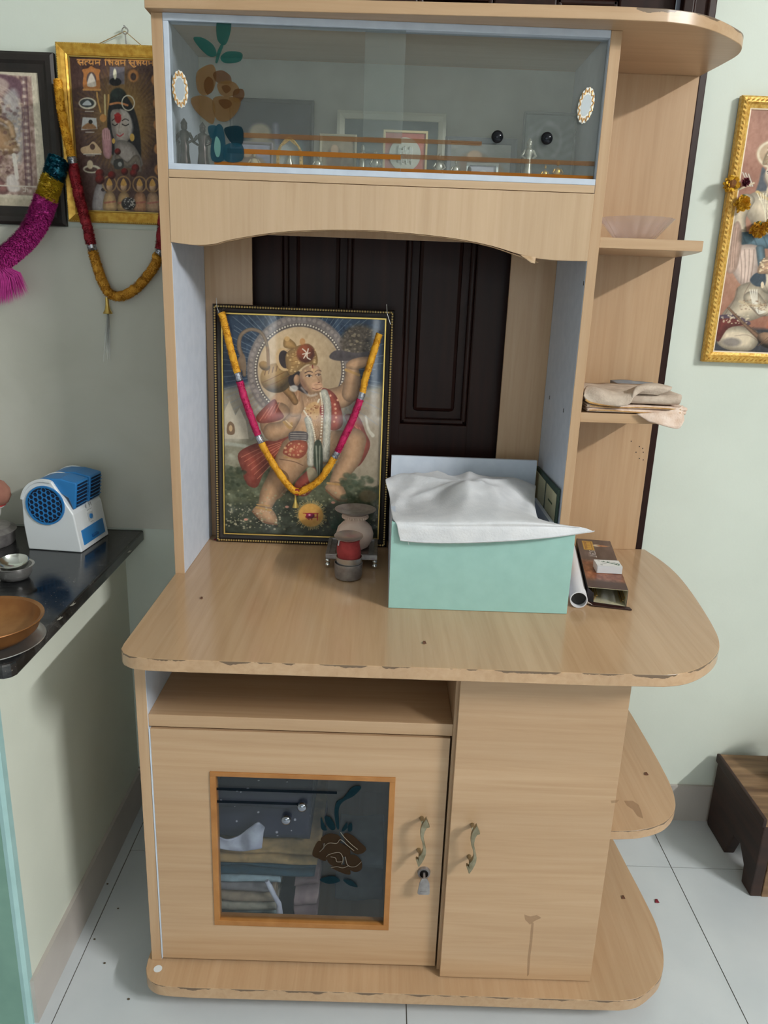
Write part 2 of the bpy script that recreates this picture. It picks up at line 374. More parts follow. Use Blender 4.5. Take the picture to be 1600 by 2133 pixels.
# upper section
topl = [(-.005,-.018),(.39,-.036),(.76,-.052),(.85,-.05),(.90,-.038),(.945,-.014),(.996,.029),(1.024,.062),(1.038,.108),(1.036,.166),(1.026,.2615),(-.005,.2615)]
def rounded(poly, idx, n=5):
    return [tuple(p) for p in poly]
MB().prism(topl[:3]+[tuple(p) for p in catmull(topl[3:11], 6)]+topl[11:], 'z', T, 1.796).build('top_shelf', WCAP, cab, bevel=.001, smooth=True, ang=30)
lp = B(0, .019, 0, D0+.006, W, T, 'side_panel', WZ); B(.0188, .0196, .0015, D0, W+.001, T-.001, 'white_lining', LINING, lp, 0)
rp = B(.776, .795, 0, D0+.006, W, T, 'side_panel', WZ); B(.7754, .7762, .0015, D0, W+.001, T-.001, 'white_lining', LINING, rp, 0)
hl = MB()
for px, py in ((1145, 828), (1174, 855), (1216, 590)):
    p = wp(px, py, 'x', .7753); MB().box(.7748, .7756, p[1]-.0015, p[1]+.0015, p[2]-.004, p[2]+.004).build('screw_hole', BLACK, rp)
B(.0196, .122, D0, D0+.006, W, 1.4455, 'back_panel', WZ); B(.677, .7754, D0, D0+.006, W, 1.4455, 'back_panel', WZ)
B(.0196, .7754, D0, D0+.006, 1.4455, T, 'back_panel', WZ); B(.0200, .7750, D0-.0008, D0, 1.5346, T-.001, 'showcase_lining', noisy('grey_lining', S(196,196,184), S(188,188,176), 20, .5), cab, 0); wing = B(.795, 1.026, D0, D0+.006, W, T, 'back_panel', WZ)
hl = MB()
for px, py in ((1315, 919), (1332, 930), (1339, 934), (1325, 942), (1340, 942), (1332, 955), (1340, 958)):
    p = wp(px, py, 'y', D0); MB().box(p[0]-.0011, p[0]+.0011, D0-.0004, D0+.001, p[2]-.0012, p[2]+.0012).build('pin_hole', BLACK, wing)
B(.0196, .7754, -.0005, D0, 1.5215, 1.5345, 'showcase_floor', WPALEX)
B(.0200, .7750, .0225, D0-.001, 1.5345, 1.5436, 'inner_floor', WPALEX, cab, 0)
# arched valance
arc = catmull([(.019,1.4125),(.060,1.409),(.095,1.4115),(.126,1.420),(.196,1.4335),(.265,1.441),(.34,1.4445),(.404,1.4445),(.48,1.441),(.543,1.4355),(.60,1.4265),(.645,1.4155),(.68,1.4085),(.72,1.406),(.776,1.4065)], 5)
va = MB().prism([tuple(p) for p in arc]+[(.776, 1.5205), (.019, 1.5205)], 'y', -.0015, .016).build('valance', WPALE, cab, bevel=.0006)
ed = MB(); pth = [np.array(p) for p in arc]; pth = pth[6:62]
es = []
for i, p in enumerate(pth):
    k = max(0, (i-40)/16); 
    es.append((p[0], p[1]-.0012-.006*k**2*(1 if i < 60 else .4)))
ed.add([(x, -.0024, z) for x, z in es]+[(x, .016, z+.0004) for x, z in es], [(i, i+1, len(es)+i+1, len(es)+i) for i in range(len(es)-1)])
ed.build('edge_band', noisy('edge_tape', S(150,118,84), S(196,164,126), 60, .6), va, solid=.0006)
fp = wp(1098, 538, 'y', -.004); fp2 = wp(1112, 549, 'y', -.014)
MB().add([(fp[0]-.012, -.003, fp[2]+.005), (fp[0]+.016, -.003, fp[2]+.003), (fp2[0]+.002, -.014, fp2[2]), (fp2[0]-.004, -.012, fp2[2]+.001)], [(0, 1, 2, 3)]).build('peeled_flap', noisy('raw_tape', S(206,180,150), S(180,150,116), 60, .7), va, solid=.0005)
# wing shelves
s1 = [(.795, .002), (.984, .004), (1.0, .07), (1.0145, .16), (1.0245, .2555), (.795, .2555)]
sh1 = MB().prism(s1, 'z', 1.4305, 1.449).build('wing_shelf', WX, cab, bevel=.0008)
s2 = [(.795, .002), (.90, .002)]+[tuple(p) for p in catmull([(.90, .002), (.945, .012), (.982, .04), (1.005, .09), (1.018, .16), (1.0245, .2555)], 5)][1:]+[(.795, .2555)]
MB().prism(s2, 'z', 1.1115, 1.1305).build('wing_shelf', WX, cab, bevel=.0008, smooth=True, ang=30)
# glass showcase: tracks, two sliding panes with painted decoration
B(.0196, .7754, -.001, .022, 1.5345, 1.5445, 'glass_track', ALU); B(.0196, .7754, -.001, .022, 1.7655, T, 'glass_track', ALU)
B(.0196, .0285, .0, .022, 1.5445, 1.7655, 'glass_track', ALU)
pl = MB().box(.0290, .430, .0040, .0075, 1.5445, 1.7655).build('sliding_glass_pane', GLASS, cab)
pr_ = MB().box(.361, .7745, .0120, .0155, 1.5445, 1.7655).build('sliding_glass_pane', GLASS, cab)
GY1 = .0036; GY2 = .0116
BROWN1 = painted_glass('glass_paint_brown', S(104,78,44), .5); BROWN2 = painted_glass('glass_paint_rust', S(84,56,32), .5)
GREEN1 = painted_glass('glass_paint_green', S(28,76,70), .6); GREEN2 = painted_glass('glass_paint_pale_green', S(112,158,150), .5)
ORG1 = painted_glass('glass_paint_orange', S(160,100,36), .7); ORG2 = painted_glass('glass_paint_dull_orange', S(128,94,62), .5)
BLUEG = painted_glass('glass_paint_blue', S(28,66,80), .65); DKL = painted_glass('glass_paint_dark', S(20,28,36), .75)
MAROON = painted_glass('glass_paint_maroon', S(56,43,32), .85); PALEL = painted_glass('glass_paint_outline', S(150,142,130), .6)
LEAFD = painted_glass('glass_paint_dark_leaf', S(22,44,52), .75)
def glass_poly(mats_polys, parent, ywall, orig, scale, name):
    # mats_polys: (pixel outline in zoomed crop, material); orig, scale map the crop to the photograph
    k = 0
    for pts, mat in mats_polys:
        P = catmull([(orig[0]+x/scale, orig[1]+y/scale) for x, y in pts], 4, True)
        V = [wp(a, b_, 'y', ywall) for a, b_ in P]
        yy = ywall-.00012*k; k += 1
        MB().prism([(v[0], v[2]) for v in V], 'y', yy-.0001, yy).build(name, mat, parent)
C1 = ((300, 0), 2.2857)
rose = [([(345,112),(370,100),(412,102),(410,160),(385,215),(350,190)], GREEN1), ([(235,180),(280,180),(330,215),(345,262),(310,268),(262,225)], GREEN1),
 ([(365,270),(400,245),(465,252),(460,290),(410,302),(375,295)], GREEN1), ([(340,295),(352,240),(372,205),(380,212),(362,262),(350,298)], GREEN1),
 ([(250,350),(290,315),(330,310),(345,360),(330,430),(290,455),(255,430)], BROWN1), ([(285,400),(305,365),(330,385),(328,430),(300,450)], BROWN2),
 ([(330,350),(370,335),(410,360),(415,395),(380,400),(345,390)], BROWN2), ([(350,400),(400,385),(440,400),(455,440),(410,460),(365,450)], BROWN1),
 ([(370,415),(395,405),(415,425),(390,445)], BROWN2), ([(430,430),(470,425),(478,460),(450,490),(425,470)], BROWN2),
 ([(225,470),(280,455),(330,480),(340,530),(330,590),(290,570),(240,520)], BROWN1), ([(330,470),(400,460),(460,480),(440,540),(390,580),(340,560)], BROWN1),
 ([(355,480),(400,475),(420,500),(385,520)], BROWN2),
 ([(305,605),(345,600),(345,640),(320,660)], BLUEG), ([(345,600),(375,605),(390,700),(380,765),(325,765),(320,690)], BLUEG), ([(385,610),(465,605),(472,680),(440,700),(400,660)], LEAFD),
 ([(390,690),(468,690),(468,765),(385,765)], BLUEG), ([(345,650),(365,680),(362,740),(345,745),(335,700)], GREEN2)]
glass_poly(rose, pl, GY1, *C1, 'painted_rose')
def stripe(x0, x1, z0, z1, y, mat, parent): MB().box(x0, x1, y-.00015, y, z0, z1).build('painted_stripe', mat, parent)
stripe(.124, .429, 1.5905, 1.5985, GY1, ORG2, pl); stripe(.124, .429, 1.5645, 1.5725, GY1, ORG1, pl); stripe(.10, .429, 1.5455, 1.5505, GY1, ORG1, pl)
stripe(.3615, .571, 1.5935, 1.6005, GY2, ORG2, pr_); stripe(.3615, .7735, 1.5675, 1.575, GY2, ORG2, pr_); stripe(.3615, .7735, 1.5455, 1.5515, GY2, ORG1, pr_)
# oval badges and knobs on the panes
OVW = plain('badge_white', S(226,226,220), .4); OVG = plain('badge_gold', S(206,160,98), .35, .3); MIRR = plain('badge_mirror', S(190,198,204), .25, .2)
def badge(cx, cz, y, parent, rx, rz, rot):
    def ov(k, n=40, sc=0): return [(cx+(rx*k*math.cos(a)*(1+sc*math.cos(16*a))*math.cos(rot)-rz*k*math.sin(a)*(1+sc*math.cos(16*a))*math.sin(rot)), cz+(rx*k*math.cos(a)*math.sin(rot)+rz*k*math.sin(a)*(1+sc*math.cos(16*a))*math.cos(rot))) for a in [2*math.pi*i/n for i in range(n)]]
    b0 = MB().prism(ov(1, 64, .03), 'y', y-.0025, y).build('oval_badge', OVW, parent, bevel=.0006)
    g = MB()
    for i in range(14):
        a = 2*math.pi*i/14; a2 = 2*math.pi*(i+1)/14; am = (a+a2)/2
        f = lambda a, k: (cx+rx*k*math.cos(a)*math.cos(rot)-rz*k*math.sin(a)*math.sin(rot), y-.0027, cz+rx*k*math.cos(a)*math.sin(rot)+rz*k*math.sin(a)*math.cos(rot))
        g.tube([f(a, .72), f(am, .96), f(a2, .72)], .0013, 5)
    g.build('gilt_scroll', OVG, b0); MB().prism(ov(.60), 'y', y-.003, y-.002).build('mirror', MIRR, b0)
badge(.0445, 1.6625, GY1, pl, .0135, .029, .04); badge(.7475, 1.6635, GY2, pr_, .0135, .029, -.14)
def knob(x, z, y, parent, mat=CHROME, r=.0105):
    MB().ball((x, y-r*.55, z), (r, r*.75, r), 20, 12).build('knob', mat, parent, smooth=True)
knob(.597, 1.608, GY2, pr_); knob(.684, 1.6085, GY2, pr_)
# worktop
wl = [(0,.2615),(0,-.322),(.002,-.34),(.010,-.354),(.024,-.364),(.049,-.3695),(.09,-.371),(.43,-.3695),(.774,-.3695),(.880,-.3665)]
wrt = [tuple(p) for p in catmull([(.880,-.3665),(.915,-.357),(.952,-.333),(.988,-.296),(1.015,-.25),(1.034,-.183),(1.056,-.04),(1.068,.09),(1.064,.18),(1.050,.2615)], 4)][1:]
MB().prism(wl+wrt, 'z', .748, W).build('worktop', WTOP, cab, bevel=.001, smooth=True, ang=30)
# lower section
ll = B(0, .019, -.281, D0+.006, .0715, .748, 'side_panel', WZ); B(.0188, .0196, -.28, D0, .0725, .747, 'white_lining', LINING, ll, 0)
B(.0196, .5565, -.279, D0, .590, .6135, 'niche_shelf', WX)
B(.0196, .845, D0, D0+.006, .0715, .748, 'back_panel', WZ)
B(.5565, .5745, -.283, D0, .0715, .748, 'side_panel', WZ); B(.835, .853, -.283, D0, .0715, .748, 'side_panel', WZ)
dx0, dx1, dz0, dz1 = .0225, .553, .078, .5865; wx0, wx1, wz0, wz1 = .125, .4595, .1625, .503
dm = MB(); dm.box(dx0, wx0, -.281, -.263, dz0, dz1); dm.box(wx1, dx1, -.281, -.263, dz0, dz1); dm.box(wx0, wx1, -.281, -.263, dz0, wz0); dm.box(wx0, wx1, -.281, -.263, wz1, dz1)
dl = dm.build('cupboard_door', WX, cab)
B(.0198, .0222, -.2818, -.2632, .078, .5865, 'door_edge', LINING, dl, 0)
for (a, b_, c, d_) in ((wx0, wx0+.0105, wz0+.0116, wz1-.0091), (wx1-.0105, wx1, wz0+.0116, wz1-.0091), (wx0, wx1, wz0, wz0+.0115), (wx0, wx1, wz1-.009, wz1)):
    B(a, b_, -.2835, -.262, c, d_, 'window_bead', ORANGEB, dl)
lg = MB().box(wx0+.009, wx1-.009, -.2765, -.2735, wz0+.009, wz1-.007).build('glass_pane', GLASS2, dl)
GY3 = -.2768
C5 = ((430, 1590), 3.902)
rose2 = [([(860,740),(900,640),(940,640),(950,700),(920,770)], MAROON), ([(930,610),(1000,570),(1080,590),(1090,640),(1010,650),(950,650)], MAROON), ([(1115,575),(1180,580),(1250,640),(1300,700),(1230,740),(1150,680)], MAROON),
 ([(960,660),(1060,640),(1150,680),(1170,740),(1100,760),(1000,740)], MAROON), ([(975,760),(1040,720),(1110,760),(1100,820),(1020,830)], MAROON), ([(1130,760),(1200,740),(1260,790),(1260,860),(1200,880),(1130,830)], MAROON),
 ([(1010,840),(1100,820),(1160,850),(1170,900),(1120,895),(1040,860)], MAROON), ([(905,760),(960,690),(985,720),(970,790)], MAROON),
 ([(930,430),(960,500),(980,540),(935,530)], LEAFD), ([(960,430),(1010,440),(1050,520),(1020,540),(980,500)], LEAFD), ([(1100,540),(1140,480),(1145,520),(1115,550)], LEAFD), ([(1150,510),(1180,480),(1185,540),(1155,550)], LEAFD),
 ([(1060,520),(1040,400),(1060,310),(1110,280),(1190,190),(1260,190),(1200,260),(1110,310),(1075,380),(1080,520)], LEAFD),
 ([(920,940),(1020,910),(1090,950),(1000,975)], LEAFD), ([(1110,940),(1180,950),(1230,1000),(1160,985)], LEAFD)]
glass_poly(rose2, lg, GY3, *C5, 'painted_rose')
ol = MB()
for pts in ([(940,700),(990,650),(1060,650),(1090,620),(1150,670),(1200,710)], [(1090,560),(1120,600),(1180,660),(1230,700)], [(975,760),(1000,740),(1080,725),(1110,770),(1100,820)], [(1010,760),(1050,770),(1060,800),(1100,800)], [(920,720),(950,690),(960,650)], [(1130,760),(1150,830),(1210,840),(1260,800)], [(1010,850),(1060,840),(1110,850),(1160,830)]):
    V = [wp(430+x/3.902, 1590+y/3.902, 'y', GY3-.0022) for x, y in catmull(pts, 4)]; ol.tube(V, .0006, 4)
ol.build('painted_outline', PALEL, lg)
for (pa, pb) in (((450, 1643), (702, 1651)), ((450, 1669), (625, 1674))):
    a = wp(*pa, 'y', GY3); b_ = wp(*pb, 'y', GY3); MB().box(a[0], b_[0], GY3-.0002, GY3, a[2]-.003, a[2]+.0025).build('painted_stripe', DKL, lg)
LKN = plain('bright_chrome', S(150,156,168), .08, 1)
for px, py in ((630, 1677), (597, 1704)):
    p = wp(px, py, 'y', GY3); knob(p[0], p[2], GY3, lg, LKN, .0095)
dr2 = B(.5615, .853, -.301, -.2832, .0735, .742, 'cupboard_door', WX)
stn = painted_glass('brown_stain', S(120,78,52), .11)
for pts in ([(1092,1905),(1105,1909),(1118,1906),(1128,1912),(1114,1918),(1104,1926),(1094,1916)], [(1107,1922),(1112,1922),(1109,1960),(1105,1990),(1102,2030),(1098,2034),(1099,1995),(1103,1965)], [(1272,1668),(1290,1666),(1284,1672),(1274,1673)]):
    V = [wp(a, b_, 'y', -.3012) for a, b_ in pts]; MB().prism([(v[0], v[2]) for v in V], 'y', -.30125, -.3011).build('stain', stn, dr2)
V = [wp(a, b_, 'z', .3902) for a, b_ in ((1300,1668),(1318,1668),(1330,1676),(1336,1690),(1340,1705),(1328,1700),(1318,1686),(1306,1678))]
# S-shaped handles
HOUT = [(425,205),(440,235),(490,362),(462,372),(435,378),(400,440),(380,520),(378,575),(392,650),(412,740),(424,800),(414,880),(385,950),(345,1020),(285,1102),(270,1075),(262,1040),(230,955),(262,945),(280,975),(285,900),(330,860),(362,800),(366,745),(350,650),(322,560),(312,480),(322,400),(345,330),(385,262)]
HIN = [(425,205),(490,362),(440,376),(400,440),(378,560)]
def handle(dpx, dpy, y, parent):
    P = [wp(840+x/8.889+dpx, 1680+q/8.889+dpy, 'y', y-.026) for x, q in HOUT]
    h = MB().prism([(p[0], p[2]) for p in P], 'y', y-.030, y-.022).build('handle', BRASSD, parent, bevel=.0022, seg=3, smooth=True, ang=50)
    for (x, q), (x2, q2) in (((345,215),(372,300)), ((285,800),(335,900))):
        a = wp(840+x/8.889+dpx, 1680+q/8.889+dpy, 'y', y); b_ = wp(840+x2/8.889+dpx, 1680+q2/8.889+dpy, 'y', y-.024)
        MB().tube([(a[0], y+.0005, a[2]), (a[0]*.6+b_[0]*.4, y-.010, a[2]*.6+b_[2]*.4), tuple(b_)], [.0046, .0034, .0040], 12).build('handle_post', BRASSD, h, smooth=True)
handle(0, 0, -.281, dl); handle(105, 14, -.301, dr2)
lk = wp(883, 1816, 'y', -.281)
esc = MB().tube([(lk[0], -.2805, lk[2]), (lk[0], -.286, lk[2])], [.0125, .0115], 20).build('lock_escutcheon', STEELD, dl, smooth=True)
MB().tube([(lk[0], -.2855, lk[2]), (lk[0], -.2875, lk[2])], .008, 16).build('lock_barrel', plain('lock_dark', S(44,42,42), .3, .8), esc)
ky = MB(); ky.box(lk[0]-.002, lk[0]+.002, -.302, -.286, lk[2]-.004, lk[2]+.004)
ky.prism([(lk[0]-.009, lk[2]-.008), (lk[0]-.0115, lk[2]-.030), (lk[0]-.009, lk[2]-.033), (lk[0]+.009, lk[2]-.033), (lk[0]+.0115, lk[2]-.030), (lk[0]+.010, lk[2]-.008), (lk[0]+.005, lk[2]+.003), (lk[0]-.005, lk[2]+.003)], 'y', -.3025, -.300)
ky.prism([(lk[0]-.007, lk[2]-.030), (lk[0]+.007, lk[2]-.030), (lk[0]+.007, lk[2]-.0255), (lk[0]-.007, lk[2]-.0255)], 'y', -.3032, -.3024)
ky.build('key', STEELD, esc, bevel=.0006)
# side shelves and base
mid = [(.853, -.264)]+[tuple(p) for p in catmull([(.88, -.264), (.925, -.258), (.972, -.238), (1.004, -.206), (1.021, -.170), (1.031, -.11), (1.034, .0), (1.033, .16), (1.029, .2615)], 4)]+[(.853, .2615)]
ms = MB().prism(mid, 'z', .371, .390).build('side_shelf', laminate('wood_laminate_side_shelf', 'y', chips=.3902), cab, bevel=.0008, smooth=True, ang=30)
MB().prism([(v[0], v[1]) for v in V], 'z', .3901, .3903).build('stain', stn, ms)
bot = [(-.008, .2615), (-.008, -.282)]+[tuple(p) for p in catmull([(-.006, -.30), (.003, -.320), (.018, -.332), (.04, -.338), (.093, -.3405)], 3)]+[(.43, -.3395), (.85, -.3405)]+[tuple(p) for p in catmull([(.90, -.340), (.935, -.333), (.968, -.312), (.999, -.281), (1.021, -.23), (1.032, -.16), (1.029, -.08), (1.018, .06), (1.004, .2615)], 4)]
bs = MB().prism(bot, 'z', .047, .0712).build('base_shelf', WBOT, cab, bevel=.001, smooth=True, ang=30)
p = wp(329, 2018, 'z', .0712); MB().lathe([(.008, 0), (.008, .0006)], (p[0], p[1], .0711), 20).build('white_dot', WHITEP, bs)
B(.05, .96, -.27, .25, .022, .047, 'plinth', WX)
for x, y in ((.08, -.24), (.92, -.22), (.08, .2), (.92, .2)): MB().lathe([(.02, 0), (.02, .0225)], (x, y, 0), 16).build('foot', BLACK, cab)
# ------------------------------------------------------------------ flat printed pictures (painted into mesh colours)
class Canvas:
    # samples of a printed sheet; drawing coordinates are those of the sheet's own sketch (quad = its four corners TL TR BR BL)
    def __init__(s, nx, ny, quad, bg):
        s.nx, s.ny = nx, ny
        u, v = np.meshgrid((np.arange(nx))/(nx-1), (np.arange(ny))/(ny-1))
        (x0,y0),(x1,y1),(x2,y2),(x3,y3) = quad
        s.x = (x0*(1-u)+x1*u)*(1-v)+(x3*(1-u)+x2*u)*v; s.y = (y0*(1-u)+y1*u)*(1-v)+(y3*(1-u)+y2*u)*v
        s.u, s.v = u, v
        s.c = np.zeros((ny, nx, 3)); s.c[:] = bg
    def win(s, x0, x1, y0, y1):
        m = (s.x >= x0) & (s.x <= x1) & (s.y >= y0) & (s.y <= y1)
        if not m.any(): return None
        r = np.where(m.any(1))[0]; c = np.where(m.any(0))[0]
        return slice(r[0], r[-1]+1), slice(c[0], c[-1]+1)
    def put(s, W, a, col):
        a = a[..., None]; s.c[W] = s.c[W]*(1-a)+np.asarray(col, float)*a
    def ell(s, cx, cy, rx, ry, col, soft=.12, alpha=1, shade=0, rot=0, light=(-.35, -.45)):
        k = max(rx, ry)*1.4; W = s.win(cx-k, cx+k, cy-k, cy+k)
        if W is None: return
        X = s.x[W]-cx; Y = s.y[W]-cy; c, n = math.cos(rot), math.sin(rot)
        A = (X*c+Y*n)/rx; Bq = (-X*n+Y*c)/ry; d = np.sqrt(A*A+Bq*Bq)
        a = np.clip((1-d)/soft+.5, 0, 1)*alpha
        cc = np.asarray(col, float)*np.ones(d.shape+(3,))
        if shade: cc = cc*(1-shade*np.clip((A-light[0])**2+(Bq-light[1])**2, 0, 1.6))[..., None]
        s.put(W, a, cc)
    def poly(s, pts, col, soft=4, alpha=1, smooth=True, shade=0):
        P = np.array(catmull(pts, 5, True) if smooth else pts)
        W = s.win(P[:,0].min()-soft, P[:,0].max()+soft, P[:,1].min()-soft, P[:,1].max()+soft)
        if W is None: return
        X, Y = s.x[W], s.y[W]; ins = np.zeros(X.shape, bool); dm = np.full(X.shape, 1e9)
        for i in range(len(P)):
            (ax, ay), (bx, by) = P[i], P[(i+1) % len(P)]
            if ay != by: ins ^= ((ay > Y) != (by > Y)) & (X < (bx-ax)*(Y-ay)/(by-ay)+ax)
            L = (bx-ax)**2+(by-ay)**2+1e-9; t = np.clip(((X-ax)*(bx-ax)+(Y-ay)*(by-ay))/L, 0, 1)
            dm = np.minimum(dm, (X-ax-t*(bx-ax))**2+(Y-ay-t*(by-ay))**2)
        d = np.sqrt(dm)*np.where(ins, 1, -1); a = np.clip(d/soft+.5, 0, 1)*alpha
        cc = np.asarray(col, float)*np.ones(d.shape+(3,))
        if shade: cc = cc*(1-shade*np.clip(1-d/(.28*min(np.ptp(P[:,0]), np.ptp(P[:,1]))), 0, 1))[..., None]
        s.put(W, a, cc)
    def line(s, pts, w, col, soft=3, alpha=1, smooth=True, shade=0):
        P = np.array(catmull(pts, 5) if smooth and len(pts) > 2 else pts, float)
        n = len(P); ws = np.interp(np.linspace(0, 1, n), np.linspace(0, 1, len(w)), w) if hasattr(w, '__len__') else np.full(n, w)
        mw = ws.max()/2+soft; W = s.win(P[:,0].min()-mw, P[:,0].max()+mw, P[:,1].min()-mw, P[:,1].max()+mw)
        if W is None: return
        X, Y = s.x[W], s.y[W]; best = np.full(X.shape, -1e9); tt = np.zeros(X.shape)
        for i in range(n-1):
            (ax, ay), (bx, by) = P[i], P[i+1]; L = (bx-ax)**2+(by-ay)**2+1e-9
            t = np.clip(((X-ax)*(bx-ax)+(Y-ay)*(by-ay))/L, 0, 1)
            hw = (ws[i]*(1-t)+ws[i+1]*t)/2; d = hw-np.sqrt((X-ax-t*(bx-ax))**2+(Y-ay-t*(by-ay))**2)
            up = d > best; best = np.where(up, d, best); tt = np.where(up, d/(hw+1e-6), tt)
        a = np.clip(best/soft+.5, 0, 1)*alpha; cc = np.asarray(col, float)*np.ones(X.shape+(3,))
        if shade: cc = cc*(1-shade*(1-np.clip(tt, 0, 1))**1.6)[..., None]
        s.put(W, a, cc)
    def noise(s, n, amp, box=None, octaves=3, mult=False):
        W = s.win(*box) if box else (slice(None), slice(None))
        h, w_ = s.x[W].shape; acc = np.zeros((h, w_))
        for o in range(octaves):
            k = n*2**o; g = rng.standard_normal((k+2, k+2)); yy = np.linspace(0, k, h); xx = np.linspace(0, k, w_)
            yi = yy.astype(int); xi = xx.astype(int); fy = (yy-yi)[:, None]; fx = (xx-xi)[None]; fy = fy*fy*(3-2*fy); fx = fx*fx*(3-2*fx)
            acc += (g[yi][:, xi]*(1-fy)*(1-fx)+g[yi][:, xi+1]*(1-fy)*fx+g[yi+1][:, xi]*fy*(1-fx)+g[yi+1][:, xi+1]*fy*fx)/2**o
        s.c[W] = np.clip(s.c[W]+acc[..., None]*amp, 0, 255)
    def specks(s, n, box, col, r, alpha=.8, jit=20):
        for _ in range(n):
            x = random.uniform(box[0], box[1]); y = random.uniform(box[2], box[3]); k = random.uniform(.5, 1.3)*r
            s.ell(x, y, k, k*random.uniform(.5, 1), np.clip(np.array(col)+random.uniform(-jit, jit), 0, 255), .5, alpha)
    def mesh(s, name, TL, TR, BL, mat, parent):
        TL, TR, BL = (np.array(p, float) for p in (TL, TR, BL))
        co = TL+(TR-TL)*s.u[..., None]+(BL-TL)*s.v[..., None]
        n = s.nx*s.ny; idx = np.arange(n).reshape(s.ny, s.nx)
        f = np.stack([idx[1:, :-1], idx[1:, 1:], idx[:-1, 1:], idx[:-1, :-1]], -1).reshape(-1, 4)
        me = bpy.data.meshes.new(name); me.vertices.add(n); me.vertices.foreach_set('co', co.reshape(-1).astype(np.float32))
        me.loops.add(f.size); me.loops.foreach_set('vertex_index', f.reshape(-1).astype(np.int32)); me.polygons.add(len(f))
        me.polygons.foreach_set('loop_start', (np.arange(len(f))*4).astype(np.int32)); me.update(calc_edges=True)
        c = np.clip(s.c, 0, 255)/255; lin = np.where(c <= .0404, c/12.92, ((c+.055)/1.055)**2.4)
        at = me.color_attributes.new('Col', 'FLOAT_COLOR', 'POINT')
        at.data.foreach_set('color', np.concatenate([lin.reshape(-1, 3), np.ones((n, 1))], 1).reshape(-1).astype(np.float32))
        me.materials.append(mat); o = bpy.data.objects.new(name, me); COL.objects.link(o); o.parent = parent
        return o
def ring(cv, cx, cy, r, w, col, soft=3, alpha=1):
    W = cv.win(cx-r-w, cx+r+w, cy-r-w, cy+r+w)
    if W is None: return
    d = np.sqrt((cv.x[W]-cx)**2+(cv.y[W]-cy)**2); cv.put(W, np.clip((w/2-abs(d-r))/soft+.5, 0, 1)*alpha, col)
def rays(cv, cx, cy, r0, r1, n, col, w=5, alpha=.5, a0=0, a1=2*math.pi):
    for i in range(n):
        a = a0+(a1-a0)*i/n+random.uniform(-.02, .02); k = random.uniform(.75, 1)
        cv.line([(cx+r0*math.cos(a), cy+r0*math.sin(a)), (cx+r1*k*math.cos(a), cy+r1*k*math.sin(a))], w, col, 3, alpha, False)

